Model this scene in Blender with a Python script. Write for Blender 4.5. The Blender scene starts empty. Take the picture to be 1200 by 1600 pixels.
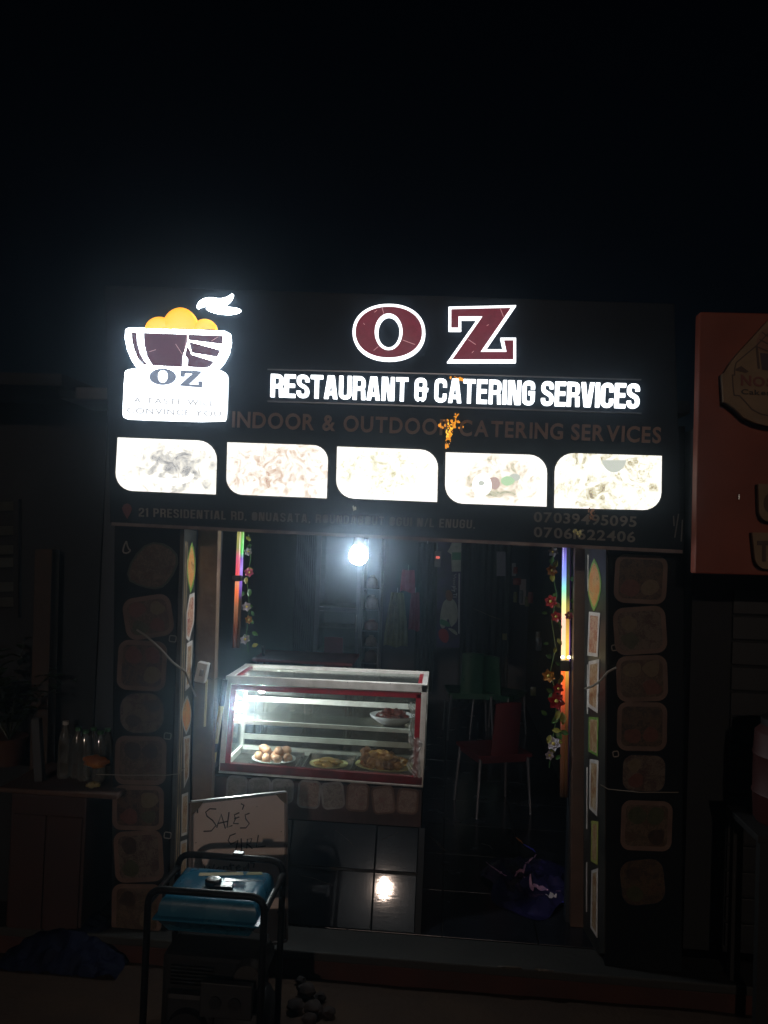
import bpy, bmesh, math, random
from mathutils import Vector, Matrix, noise
R = math.radians
random.seed(11)
scn = bpy.context.scene
col = scn.collection

# ------------------------------------------------------------------ camera
FPX = 1256.0                       # focal length in pixels of the 1200 x 1600 photograph
CAM = Vector((0.0, 0.0, 2.03))
YAW, PITCH, ROLL = R(4.7), R(1.5), R(2.1)
fw = Vector((-math.sin(YAW) * math.cos(PITCH), math.cos(YAW) * math.cos(PITCH), math.sin(PITCH)))
r0 = Vector((math.cos(YAW), math.sin(YAW), 0.0))
u0 = r0.cross(fw)
rt = r0 * math.cos(ROLL) + u0 * math.sin(ROLL)
up = -r0 * math.sin(ROLL) + u0 * math.cos(ROLL)
cd = bpy.data.cameras.new('camera')
cam = bpy.data.objects.new('camera', cd)
col.objects.link(cam)
M = Matrix((rt, up, -fw)).transposed().to_4x4()
M.translation = CAM
cam.matrix_world = M
cd.sensor_fit = 'VERTICAL'
cd.angle = 2 * math.atan(800 / FPX)
cd.clip_start, cd.clip_end = 0.05, 500
scn.camera = cam

# ------------------------------------------------------------------ night sky, distant lamp light, exposure
w = bpy.data.worlds.new('World')
scn.world = w
w.use_nodes = True
wn = w.node_tree
bg = wn.nodes['Background']
sky = wn.nodes.new('ShaderNodeTexSky')
sky.sky_type = 'NISHITA'
sky.sun_disc = False
sky.sun_elevation = R(13.9)
sky.sun_rotation = R(176)
sky.ozone_density = 4.0
wn.links.new(sky.outputs[0], bg.inputs[0])
bg.inputs[1].default_value = 0.00035
SUN_AZ, SUN_EL = R(3.48), R(13.9)    # light from across the road, behind the camera
sl = bpy.data.lights.new('sun', 'SUN')
sl.energy = 0.28
sl.angle = R(0.6)
sl.color = (1.0, 0.76, 0.62)
sun = bpy.data.objects.new('sun', sl)
col.objects.link(sun)
sdir = Vector((math.sin(-SUN_AZ) * math.cos(SUN_EL), -math.cos(SUN_AZ) * math.cos(SUN_EL), math.sin(SUN_EL)))
sun.rotation_euler = sdir.to_track_quat('Z', 'Y').to_euler()
sun.location = (0.5, -6, 4)
vs = scn.view_settings
vs.view_transform = 'Standard'
vs.look = 'None'
vs.gamma = 1
vs.exposure = 0
vs.use_curve_mapping = False
scn.render.engine = 'CYCLES'
scn.cycles.use_denoising = True
scn.cycles.max_bounces = 5
scn.cycles.diffuse_bounces = 2
scn.cycles.glossy_bounces = 3
scn.cycles.transparent_max_bounces = 16
scn.cycles.volume_bounces = 0
scn.cycles.sample_clamp_indirect = 4.0
scn.cycles.caustics_reflective = False
scn.cycles.caustics_refractive = False


# ------------------------------------------------------------------ geometry helpers
def ray(px, py):
    return fw + rt * ((px - 600) / FPX) + up * ((800 - py) / FPX)


def P(px, py, Y):
    d = ray(px, py)
    return CAM + d * ((Y - CAM.y) / d.y)


def G(px, py, z):
    d = ray(px, py)
    return CAM + d * ((z - CAM.z) / d.z)


def PL(px, py, p0, n):
    d = ray(px, py)
    return CAM + d * ((p0 - CAM).dot(n) / d.dot(n))


class MB:
    def __init__(self):
        self.v, self.f = [], []

    def add(self, vs_, fs):
        o = len(self.v)
        self.v += [Vector(a) for a in vs_]
        self.f += [tuple(i + o for i in q) for q in fs]
        return self

    def hexa(self, b, t):              # 4 bottom + 4 top points
        return self.add(list(b) + list(t), [(3, 2, 1, 0), (4, 5, 6, 7), (0, 1, 5, 4), (1, 2, 6, 5), (2, 3, 7, 6), (3, 0, 4, 7)])

    def box(self, c, s, rot=None):
        c = Vector(c)
        h = Vector(s) * .5
        pts = [Vector((x * h.x, y * h.y, z * h.z)) for z in (-1, 1) for x, y in ((-1, -1), (1, -1), (1, 1), (-1, 1))]
        if rot is not None:
            pts = [rot @ p for p in pts]
        pts = [p + c for p in pts]
        return self.hexa(pts[:4], pts[4:])

    def bar(self, a, b, wx, wy, upv=(0, 0, 1)):
        a, b = Vector(a), Vector(b)
        d = (b - a).normalized()
        upv = Vector(upv)
        if abs(d.dot(upv)) > .97:
            upv = Vector((0, 1, 0))
        s = d.cross(upv).normalized() * wx * .5
        t = s.cross(d).normalized() * wy * .5
        return self.hexa([a - s - t, a + s - t, a + s + t, a - s + t], [b - s - t, b + s - t, b + s + t, b - s + t])

    def prism(self, pts, off):
        n = len(pts)
        pts = [Vector(p) for p in pts]
        off = Vector(off)
        return self.add(pts + [p + off for p in pts],
                        [tuple(range(n)), tuple(range(2 * n - 1, n - 1, -1))] + [(i, i + n, (i + 1) % n + n, (i + 1) % n) for i in range(n)])

    def ringp(self, a, b, off):        # prism between outer loop a and inner loop b
        n = len(a)
        off = Vector(off)
        a = [Vector(p) for p in a]
        b = [Vector(p) for p in b]
        vs_ = a + b + [p + off for p in a] + [p + off for p in b]
        fs = []
        for i in range(n):
            j = (i + 1) % n
            fs += [(i, j, n + j, n + i), (2 * n + i, 3 * n + i, 3 * n + j, 2 * n + j), (i, 2 * n + i, 2 * n + j, j), (n + i, n + j, 3 * n + j, 3 * n + i)]
        return self.add(vs_, fs)

    def tube(self, pts, r, n=8, closed=False):
        pts = [Vector(p) for p in pts]
        m = len(pts)
        rr = r if isinstance(r, (list, tuple)) else [r] * m
        vs_, fs = [], []
        prev = None
        for i, p in enumerate(pts):
            a = pts[i - 1] if (i > 0 or closed) else p
            b = pts[(i + 1) % m] if (i < m - 1 or closed) else p
            d = (b - a).normalized()
            if prev is None:
                x = d.orthogonal().normalized()
            else:
                x = (prev - d * prev.dot(d)).normalized()
            prev = x
            y = d.cross(x)
            vs_ += [p + (x * math.cos(k * 2 * math.pi / n) + y * math.sin(k * 2 * math.pi / n)) * rr[i] for k in range(n)]
        for i in range(m if closed else m - 1):
            j = (i + 1) % m
            fs += [(i * n + k, i * n + (k + 1) % n, j * n + (k + 1) % n, j * n + k) for k in range(n)]
        if not closed:
            fs += [tuple(range(n - 1, -1, -1)), tuple((m - 1) * n + k for k in range(n))]
        return self.add(vs_, fs)

    def lathe(self, prof, c, n=20, sx=1, sy=1):
        c = Vector(c)
        vs_, fs = [], []
        for r, z in prof:
            vs_ += [c + Vector((math.cos(2 * math.pi * k / n) * r * sx, math.sin(2 * math.pi * k / n) * r * sy, z)) for k in range(n)]
        for i in range(len(prof) - 1):
            fs += [(i * n + k, i * n + (k + 1) % n, (i + 1) * n + (k + 1) % n, (i + 1) * n + k) for k in range(n)]
        fs += [tuple(range(n - 1, -1, -1)), tuple((len(prof) - 1) * n + k for k in range(n))]
        return self.add(vs_, fs)

    def blob(self, c, r, nu=14, nv=8, rough=0.0, freq=8, rot=None):
        c = Vector(c)
        r = Vector(r) if not isinstance(r, (int, float)) else Vector((r, r, r))
        vs_, fs = [], []
        for j in range(nv + 1):
            th = math.pi * j / nv
            for i in range(nu):
                ph = 2 * math.pi * i / nu
                q = Vector((math.sin(th) * math.cos(ph), math.sin(th) * math.sin(ph), math.cos(th)))
                k = 1 + rough * noise.noise(q * 1.7 + c * freq)
                q = Vector((q.x * r.x, q.y * r.y, q.z * r.z)) * k
                if rot is not None:
                    q = rot @ q
                vs_.append(c + q)
        for j in range(nv):
            fs += [(j * nu + i, (j + 1) * nu + i, (j + 1) * nu + (i + 1) % nu, j * nu + (i + 1) % nu) for i in range(nu)]
        return self.add(vs_, fs)

    def grid(self, fn, nu, nv):
        vs_ = [fn(i / nu, j / nv) for j in range(nv + 1) for i in range(nu + 1)]
        fs = [(j * (nu + 1) + i, j * (nu + 1) + i + 1, (j + 1) * (nu + 1) + i + 1, (j + 1) * (nu + 1) + i) for j in range(nv) for i in range(nu)]
        return self.add(vs_, fs)

    def build(self, name, m, parent=None, smooth=False, bevel=0, local=False, fix=True):
        me = bpy.data.meshes.new(name)
        base = Vector((0, 0, 0))
        if parent is not None:
            if not local:
                base = ROOT[parent.name]
        elif not local:
            xs = [p.x for p in self.v]
            ys = [p.y for p in self.v]
            base = Vector(((min(xs) + max(xs)) / 2, (min(ys) + max(ys)) / 2, min(p.z for p in self.v)))
        me.from_pydata([p - base for p in self.v], [], self.f)
        if fix or bevel:
            bm = bmesh.new()
            bm.from_mesh(me)
            bmesh.ops.remove_doubles(bm, verts=bm.verts, dist=1e-6)
            bmesh.ops.recalc_face_normals(bm, faces=bm.faces)
            if bevel:
                bmesh.ops.bevel(bm, geom=list(bm.edges), offset=bevel, segments=2, affect='EDGES', profile=.5, clamp_overlap=True)
            bm.to_mesh(me)
            bm.free()
        if smooth:
            for p in me.polygons:
                p.use_smooth = True
            me.set_sharp_from_angle(angle=0.7)
        me.materials.append(m)
        o = bpy.data.objects.new(name, me)
        col.objects.link(o)
        if parent is not None:
            o.parent = parent
            ROOT[o.name] = base if not local else Vector((0, 0, 0))
        else:
            o.location = base
            ROOT[o.name] = base
        return o


ROOT = {}
HAZE = 0.016


def tag(o, label, cat=None, group=None, kind=None):
    if label:
        o['label'] = label
    if cat:
        o['category'] = cat
    if group:
        o['group'] = group
    if kind:
        o['kind'] = kind
    return o


def thing(name, loc, label, cat, group=None, rz=0.0):
    o = bpy.data.objects.new(name, None)
    o.empty_display_size = .05
    o.location = loc
    o.rotation_euler.z = rz
    col.objects.link(o)
    ROOT[o.name] = Vector(loc)
    return tag(o, label, cat, group)


def struct(o):
    o['kind'] = 'structure'
    return o


# ------------------------------------------------------------------ materials
MATS = {}


def nt(name):
    m = bpy.data.materials.new(name)
    m.use_nodes = True
    t = m.node_tree
    return m, t, t.nodes['Principled BSDF']


def mat(name, c, rough=.6, metal=0.0, c2=None, scale=6.0, amt=1.0, bump=0.0, bscale=40.0, spec=.5, coat=0.0, emit=None, estr=0.0, trans=0.0, alpha=1.0, lo=.4, hi=.65, coords='Object', rvar=1.0):
    if name in MATS:
        return MATS[name]
    m, t, b = nt(name)
    b.inputs['Base Color'].default_value = (*c, 1)
    b.inputs['Roughness'].default_value = rough
    b.inputs['Metallic'].default_value = metal
    b.inputs['Specular IOR Level'].default_value = spec
    b.inputs['Coat Weight'].default_value = coat
    b.inputs['Transmission Weight'].default_value = trans
    b.inputs['Alpha'].default_value = alpha
    tc = t.nodes.new('ShaderNodeTexCoord')
    if c2 is not None:
        n = t.nodes.new('ShaderNodeTexNoise')
        n.inputs['Scale'].default_value = scale
        n.inputs['Detail'].default_value = 8
        t.links.new(tc.outputs[coords], n.inputs['Vector'])
        r = t.nodes.new('ShaderNodeValToRGB')
        r.color_ramp.elements[0].position = lo
        r.color_ramp.elements[1].position = hi
        r.color_ramp.elements[0].color = (*c, 1)
        r.color_ramp.elements[1].color = (*c2, 1)
        t.links.new(n.outputs['Fac'], r.inputs[0])
        t.links.new(r.outputs[0], b.inputs['Base Color'])
        mr = t.nodes.new('ShaderNodeMapRange')
        mr.inputs[3].default_value = max(.02, rough - .12 * rvar)
        mr.inputs[4].default_value = min(1, rough + .15 * rvar)
        t.links.new(n.outputs['Fac'], mr.inputs[0])
        t.links.new(mr.outputs[0], b.inputs['Roughness'])
    if bump:
        n2 = t.nodes.new('ShaderNodeTexNoise')
        n2.inputs['Scale'].default_value = bscale
        n2.inputs['Detail'].default_value = 6
        t.links.new(tc.outputs['Object'], n2.inputs['Vector'])
        bp = t.nodes.new('ShaderNodeBump')
        bp.inputs['Strength'].default_value = bump
        bp.inputs['Distance'].default_value = .01
        t.links.new(n2.outputs['Fac'], bp.inputs['Height'])
        t.links.new(bp.outputs[0], b.inputs['Normal'])
    if emit:
        b.inputs['Emission Color'].default_value = (*emit, 1)
        b.inputs['Emission Strength'].default_value = estr
    MATS[name] = m
    return m


def glass(name, tint=(.92, .97, .95), dust=.05, refl=.8):
    if name in MATS:
        return MATS[name]
    m = bpy.data.materials.new(name)
    m.use_nodes = True
    t = m.node_tree
    t.nodes.clear()
    out = t.nodes.new('ShaderNodeOutputMaterial')
    tr = t.nodes.new('ShaderNodeBsdfTransparent')
    tr.inputs[0].default_value = (*tint, 1)
    gl = t.nodes.new('ShaderNodeBsdfGlossy')
    gl.inputs['Roughness'].default_value = .06
    fr = t.nodes.new('ShaderNodeFresnel')
    fr.inputs[0].default_value = 1.45
    mu = t.nodes.new('ShaderNodeMath')
    mu.operation = 'MULTIPLY'
    mu.inputs[1].default_value = refl
    t.links.new(fr.outputs[0], mu.inputs[0])
    mx = t.nodes.new('ShaderNodeMixShader')
    t.links.new(mu.outputs[0], mx.inputs[0])
    t.links.new(tr.outputs[0], mx.inputs[1])
    t.links.new(gl.outputs[0], mx.inputs[2])
    df = t.nodes.new('ShaderNodeBsdfDiffuse')
    df.inputs[0].default_value = (.55, .55, .5, 1)
    tc = t.nodes.new('ShaderNodeTexCoord')
    n = t.nodes.new('ShaderNodeTexNoise')
    n.inputs['Scale'].default_value = 9
    n.inputs['Detail'].default_value = 9
    n.inputs['Roughness'].default_value = .7
    t.links.new(tc.outputs['Object'], n.inputs['Vector'])
    mr = t.nodes.new('ShaderNodeMapRange')
    mr.inputs[1].default_value = .35
    mr.inputs[2].default_value = .8
    mr.inputs[3].default_value = dust * .4
    mr.inputs[4].default_value = dust * 2.5
    t.links.new(n.outputs['Fac'], mr.inputs[0])
    m2 = t.nodes.new('ShaderNodeMixShader')
    t.links.new(mr.outputs[0], m2.inputs[0])
    t.links.new(mx.outputs[0], m2.inputs[1])
    t.links.new(df.outputs[0], m2.inputs[2])
    t.links.new(m2.outputs[0], out.inputs[0])
    MATS[name] = m
    return m


def ramp_node(t, cols):
    r = t.nodes.new('ShaderNodeValToRGB')
    e = r.color_ramp.elements
    while len(e) < len(cols):
        e.new(.5)
    for q, (p, c) in zip(e, cols):
        q.position = p
        q.color = (*c, 1)
    return r


def food_print(name, cols, scale=5.0, seed=0.0, rough=.45, estr=0.0, warp=.5, disc=None, cells=.45):
    """a printed food photograph: warped noise and cells through a colour ramp"""
    if name in MATS:
        return MATS[name]
    m, t, b = nt(name)
    tc = t.nodes.new('ShaderNodeTexCoord')
    mp = t.nodes.new('ShaderNodeMapping')
    mp.inputs['Location'].default_value = (seed * 3.1, seed * 1.7, seed * 2.3)
    t.links.new(tc.outputs['Object'], mp.inputs[0])
    n = t.nodes.new('ShaderNodeTexNoise')
    n.inputs['Scale'].default_value = scale
    n.inputs['Detail'].default_value = 7
    n.inputs['Distortion'].default_value = warp
    t.links.new(mp.outputs[0], n.inputs['Vector'])
    v = t.nodes.new('ShaderNodeTexVoronoi')
    v.inputs['Scale'].default_value = scale * 3.2
    v.inputs['Randomness'].default_value = 1
    mixv = t.nodes.new('ShaderNodeVectorMath')
    mixv.operation = 'MULTIPLY_ADD'
    mixv.inputs[1].default_value = (.25, .25, .25)
    t.links.new(n.outputs['Color'], mixv.inputs[0])
    t.links.new(mp.outputs[0], mixv.inputs[2])
    t.links.new(mixv.outputs[0], v.inputs['Vector'])
    ad = t.nodes.new('ShaderNodeMath')
    ad.operation = 'MULTIPLY_ADD'
    ad.inputs[1].default_value = cells
    t.links.new(v.outputs['Distance'], ad.inputs[0])
    t.links.new(n.outputs['Fac'], ad.inputs[2])
    fac = ad.outputs[0]
    if disc:                           # a plate: (cx, cz, rx, rz, strength) in generated coordinates lifts what lies outside
        cx, cz, rx, rz, st = disc
        sp = t.nodes.new('ShaderNodeSeparateXYZ')
        t.links.new(tc.outputs['Generated'], sp.inputs[0])

        def mth(op, a, bb):
            q = t.nodes.new('ShaderNodeMath')
            q.operation = op
            for i, s in enumerate((a, bb)):
                if isinstance(s, (int, float)):
                    q.inputs[i].default_value = s
                else:
                    t.links.new(s, q.inputs[i])
            return q.outputs[0]
        dx = mth('DIVIDE', mth('SUBTRACT', sp.outputs[0], cx), rx)
        dz = mth('DIVIDE', mth('SUBTRACT', sp.outputs[2], cz), rz)
        d = mth('SQRT', mth('ADD', mth('MULTIPLY', dx, dx), mth('MULTIPLY', dz, dz)), 0)
        ms = t.nodes.new('ShaderNodeMapRange')
        ms.inputs[1].default_value = .55
        ms.inputs[2].default_value = 1.25
        ms.inputs[3].default_value = 0
        ms.inputs[4].default_value = st
        t.links.new(d, ms.inputs[0])
        fac = mth('ADD', fac, ms.outputs[0])
    r = ramp_node(t, cols)
    t.links.new(fac, r.inputs[0])
    t.links.new(r.outputs[0], b.inputs['Base Color'])
    b.inputs['Roughness'].default_value = rough
    if estr:
        b.inputs['Base Color'].default_value = (.5, .5, .5, 1)
        t.links.new(r.outputs[0], b.inputs['Emission Color'])
        b.inputs['Emission Strength'].default_value = estr
    MATS[name] = m
    return m


WHITE_LED = mat('lit_white_acrylic', (.8, .8, .8), .35, emit=(.93, .97, 1.0), estr=2.6)
WHITE_LED_LOGO = mat('lit_white_logo_acrylic', (.8, .8, .8), .35, emit=(.92, .96, 1.0), estr=2.2)
WHITE_LED_BOWL = mat('lit_white_bowl_acrylic', (.8, .8, .8), .35, emit=(.88, .95, 1.0), estr=11.0)
OUTLINE_LED = mat('lit_outline_acrylic', (.8, .8, .8), .35, emit=(.95, .97, 1.0), estr=2.0)
YELLOW_LED, _t, _b = nt('lit_yellow_acrylic')       # backlit domes, paler where the LED sits behind the middle
_b.inputs['Base Color'].default_value = (.8, .5, .05, 1)
_g = _t.nodes.new('ShaderNodeTexCoord')
_s = _t.nodes.new('ShaderNodeSeparateXYZ')
_r = _t.nodes.new('ShaderNodeValToRGB')
_r.color_ramp.elements[0].position, _r.color_ramp.elements[1].position = .0, .38
_r.color_ramp.elements[0].color, _r.color_ramp.elements[1].color = (1.0, .58, .10, 1), (1.0, .42, .0, 1)
_t.links.new(_g.outputs['Generated'], _s.inputs[0])
_t.links.new(_s.outputs[1], _r.inputs[0])
_t.links.new(_r.outputs[0], _b.inputs['Emission Color'])
_b.inputs['Emission Strength'].default_value = 1.35
FASCIA = mat('fascia_black_panel', (.006, .010, .016), .40, c2=(.010, .017, .026), scale=3, bump=.05, bscale=14, spec=.06)
DULL_LETTER = mat('unlit_bronze_letter', (.28, .145, .09), .5, c2=(.36, .20, .13), scale=9)
GREY_LETTER = mat('unlit_grey_letter', (.17, .155, .13), .55, c2=(.23, .20, .165), scale=9)
MAROON = mat('maroon_acrylic', (.10, .010, .025), .35, c2=(.30, .03, .06), scale=11, emit=(.30, .03, .065), estr=.36, lo=.4, hi=.7, spec=.25)
MAROON_DK = mat('dark_maroon_acrylic', (.05, .02, .035), .2, c2=(.08, .025, .045), scale=12, emit=(.22, .07, .12), estr=.38)
SLATE_PRINT = mat('slate_print', (.08, .09, .12), .4, emit=(.22, .26, .36), estr=.75)
TAG_PRINT = mat('grey_tagline_print', (.3, .3, .3), .5, emit=(.42, .42, .43), estr=.9)
ALU = mat('aluminium', (.62, .62, .60), .35, metal=.85, c2=(.45, .45, .43), scale=20)
ALU_PAINT = mat('white_painted_aluminium', (.84, .82, .77), .38, c2=(.66, .64, .59), scale=14, bump=.04)
RED_TAPE = mat('red_frame_tape', (.42, .02, .035), .35, c2=(.30, .015, .03), scale=16)
STEEL = mat('brushed_steel', (.5, .5, .5), .3, metal=.9, c2=(.32, .32, .32), scale=25)
BLACK_PLASTIC = mat('black_plastic', (.012, .012, .013), .4)
BLACK_PAINT = mat('black_tube_paint', (0.0050, 0.0050, 0.0055), .45, c2=(0.0070, 0.0060, 0.0055), scale=30, spec=.12)
WOOD_DK = mat('dark_door_wood', (.10, .065, .04), .55, c2=(.17, .115, .075), scale=7, bump=.25, bscale=25)
WALL_DK = mat('pier_dark_vinyl', (.005, .007, .009), .6, c2=(.009, .011, .012), scale=4, bump=.05, bscale=10, spec=.08)
FRAME_PRINT = mat('sticker_tan_border', (0.0930, 0.0527, 0.0372), .5, c2=(0.1364, 0.0837, 0.0620), scale=9)
FRAME_PALE = mat('sticker_pale_border', (.62, .58, .54), .5, c2=(.45, .42, .40), scale=12)
DIRT = mat('red_brown_dirt', (0.0275, 0.0132, 0.0060), .95, c2=(0.0440, 0.0231, 0.0110), scale=3, bump=.7, bscale=30)
CLEAR = glass('dusty_case_glass', dust=.055)
CLEAR2 = glass('cooler_door_glass', (.8, .86, .85), .05)
PLASTIC_FILM = glass('clear_plastic_film', (.9, .9, .9), .30, 1.5)
PET = glass('clear_bottle_plastic', (.82, .86, .84), .10, 1.6)
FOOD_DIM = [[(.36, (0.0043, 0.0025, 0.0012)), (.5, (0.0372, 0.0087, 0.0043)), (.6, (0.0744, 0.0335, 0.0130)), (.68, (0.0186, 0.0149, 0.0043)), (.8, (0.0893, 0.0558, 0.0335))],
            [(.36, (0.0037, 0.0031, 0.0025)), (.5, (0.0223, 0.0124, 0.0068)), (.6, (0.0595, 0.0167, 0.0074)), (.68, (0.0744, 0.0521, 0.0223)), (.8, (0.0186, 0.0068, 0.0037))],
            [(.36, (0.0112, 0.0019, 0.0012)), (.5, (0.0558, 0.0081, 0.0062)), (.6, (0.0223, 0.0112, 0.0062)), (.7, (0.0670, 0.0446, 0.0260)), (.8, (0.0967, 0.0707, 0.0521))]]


# ------------------------------------------------------------------ outlines in photograph pixels, laid on a wall plane
def rquad(c4, rad):                    # TL TR BR BL with corner radii, in pixels
    out = []
    for i in range(4):
        p = Vector(c4[i])
        a = Vector(c4[i - 1])
        b = Vector(c4[(i + 1) % 4])
        r = rad[i] if isinstance(rad, (list, tuple)) else rad
        if r <= .5:
            out.append(p)
            continue
        p0 = p + (a - p).normalized() * r
        p1 = p + (b - p).normalized() * r
        k = .55
        c0, c1 = p0 + (p - p0) * k, p1 + (p - p1) * k
        for j in range(7):
            s = j / 6
            out.append(p0 * (1 - s) ** 3 + c0 * 3 * s * (1 - s) ** 2 + c1 * 3 * s * s * (1 - s) + p1 * s ** 3)
    return out


def rrect(cx, cy, w_, h_, rot, r):
    a = R(rot)
    c = [Vector((cx + x * math.cos(a) - y * math.sin(a), cy + x * math.sin(a) + y * math.cos(a)))
         for x, y in ((-w_ / 2, -h_ / 2), (w_ / 2, -h_ / 2), (w_ / 2, h_ / 2), (-w_ / 2, h_ / 2))]
    return rquad(c, r)


def inset(pts, d):
    pts = [Vector(p) for p in pts]
    n = len(pts)
    area = sum(pts[i].x * pts[(i + 1) % n].y - pts[(i + 1) % n].x * pts[i].y for i in range(n))
    sg = 1 if area > 0 else -1
    out = []
    for i in range(n):
        a, p, b = pts[i - 1], pts[i], pts[(i + 1) % n]
        e1, e2 = (p - a).normalized(), (b - p).normalized()
        n1, n2 = Vector((-e1.y, e1.x)) * sg, Vector((-e2.y, e2.x)) * sg
        k = 1 + n1.dot(n2)
        out.append(p + (n1 + n2) * (d / max(k, .35)))
    return out


def smooth_loop(pts, it=2):
    pts = [Vector(p) for p in pts]
    for _ in range(it):
        q = []
        for i in range(len(pts)):
            a, b = pts[i], pts[(i + 1) % len(pts)]
            q += [a * .75 + b * .25, a * .25 + b * .75]
        pts = q
    return pts


def ell(cx, cy, rx, ry, n=40, pw=2.0, rot=0):
    out = []
    for i in range(n):
        a = 2 * math.pi * i / n
        c, s = math.cos(a), math.sin(a)
        x = math.copysign(abs(c) ** (2 / pw), c) * rx
        y = math.copysign(abs(s) ** (2 / pw), s) * ry
        out.append(Vector((cx + x * math.cos(rot) - y * math.sin(rot), cy + x * math.sin(rot) + y * math.cos(rot))))
    return out


def on(pts, Y):
    return [P(p[0], p[1], Y) for p in pts]


def pxprism(pts, Y, th):
    return MB().prism(on(pts, Y), (0, th, 0))


# ------------------------------------------------------------------ lettering
def arc_path(pts):                     # pts: (x, y[, r]) -> polyline with rounded corners
    out = []
    for i, p in enumerate(pts):
        if len(p) == 2 or i in (0, len(pts) - 1):
            out.append(Vector(p[:2]))
            continue
        c = Vector(p[:2])
        a, b = Vector(pts[i - 1][:2]), Vector(pts[i + 1][:2])
        r = min(p[2], (a - c).length * .5 if i > 1 else (a - c).length, (b - c).length * .5 if i < len(pts) - 2 else (b - c).length)
        p0, p1 = c + (a - c).normalized() * r, c + (b - c).normalized() * r
        for j in range(6):
            s = j / 5
            out.append(p0 * (1 - s) ** 2 + c * 2 * s * (1 - s) + p1 * s * s)
    return out


def strip(path, t):                    # centre line -> outline polygon, mitred
    L, Rr = [], []
    n = len(path)
    for i, p in enumerate(path):
        e1 = (p - path[i - 1]).normalized() if i else (path[1] - p).normalized()
        e2 = (path[i + 1] - p).normalized() if i < n - 1 else e1
        n1, n2 = Vector((-e1.y, e1.x)), Vector((-e2.y, e2.x))
        m = (n1 + n2) / max(1 + n1.dot(n2), .3)
        L.append(p + m * t / 2)
        Rr.append(p - m * t / 2)
    return L + Rr[::-1]


def para(x0, x1, t, y0=0.0, y1=1.0):
    h = t * .56
    return [Vector((x0 - h, y0)), Vector((x0 + h, y0)), Vector((x1 + h, y1)), Vector((x1 - h, y1))]


def stroke_glyph(ch, t=.21, w=.46):
    """tall condensed bold capitals drawn as bars; returns (polygons, width)"""
    a = t / 2
    r = .17
    o = []

    def pth(*p):
        o.append(strip(arc_path(p), t))
    if ch == 'I':
        w = t
        pth((a, 0), (a, 1))
    elif ch in 'EF':
        w *= .86
        pth((a, 0), (a, 1))
        pth((t, 1 - a), (w, 1 - a))
        pth((t, .52), (w * .94, .52))
        if ch == 'E':
            pth((t, a), (w, a))
    elif ch == 'L':
        w *= .84
        pth((a, 0), (a, 1))
        pth((t, a), (w, a))
    elif ch == 'T':
        w *= .98
        pth((0, 1 - a), (w, 1 - a))
        pth((w / 2, 0), (w / 2, 1 - t))
    elif ch == 'H':
        pth((a, 0), (a, 1))
        pth((w - a, 0), (w - a, 1))
        pth((t, .5), (w - t, .5))
    elif ch == 'R' or ch == 'P':
        pth((a, 0), (a, 1))
        pth((t, 1 - a), (w - a, 1 - a, r), (w - a, .48, r), (t, .48))
        if ch == 'R':
            o.append(para(w - a * .9, w - a * 1.15, t * .88, 0, .42))
    elif ch == 'D':
        pth((a, 0), (a, 1))
        pth((t, 1 - a), (w - a, 1 - a, r), (w - a, a, r), (t, a))
    elif ch == 'B':
        pth((a, 0), (a, 1))
        pth((t, 1 - a), (w - a, 1 - a, r), (w - a, .52, r), (t, .52))
        pth((t, .51), (w - a, .51, r), (w - a, a, r), (t, a))
    elif ch == 'S':
        pth((w - a, .70), (w - a, 1 - a, r), (a, 1 - a, r), (a, .60, r * .8), (w - a, .42, r * .8), (w - a, a, r), (a, a, r), (a, .30))
    elif ch == 'C':
        pth((w - a, .64), (w - a, 1 - a, r), (a, 1 - a, r), (a, a, r), (w - a, a, r), (w - a, .36))
    elif ch == 'G':
        pth((w - a, .66), (w - a, 1 - a, r), (a, 1 - a, r), (a, a, r), (w - a, a, r), (w - a, .50), (w * .48, .50))
    elif ch in 'O0':
        pth((w * .5, 1 - a), (a, 1 - a, r), (a, a, r), (w - a, a, r), (w - a, 1 - a, r), (w * .5, 1 - a))
    elif ch == 'U':
        pth((a, 1), (a, a, r), (w - a, a, r), (w - a, 1))
    elif ch == 'N':
        w *= 1.04
        pth((a, 0), (a, 1))
        pth((w - a, 0), (w - a, 1))
        o.append(para(w - t * 1.1, t * 1.1, t * .8))
    elif ch == 'A':
        w *= 1.08
        o.append(para(a * 1.1, w * .41, t * .95))
        o.append(para(w - a * 1.1, w * .59, t * .95))
        pth((w * .3, .25), (w * .7, .25))
    elif ch == 'V':
        w *= 1.06
        o.append(para(w * .41, a * 1.1, t * .95))
        o.append(para(w * .59, w - a * 1.1, t * .95))
    elif ch == '&':
        w *= 1.1
        pth((w * .76, .70), (w * .76, 1 - a, r), (a, 1 - a, r), (a, .54, r * .6), (w, .50))
        pth((a, .58), (a, a, r), (w * .74, a, r), (w * .74, .66))
    elif ch == '2':
        pth((a, .68), (a, 1 - a, r), (w - a, 1 - a, r), (w - a, .62, r * .6), (a, .22), (a, a), (w, a))
    elif ch == '1':
        w = t * 1.5
        pth((w - a, 0), (w - a, 1))
        pth((0, .84), (w - t, .84))
    elif ch == '/':
        w *= .7
        o.append(para(a, w - a, t * .7))
    elif ch in '.,':
        w = t
        o.append([Vector((0, -.12 if ch == ',' else 0)), Vector((t, 0)), Vector((t, t)), Vector((0, t))])
    return o, w


_fc = {}


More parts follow.
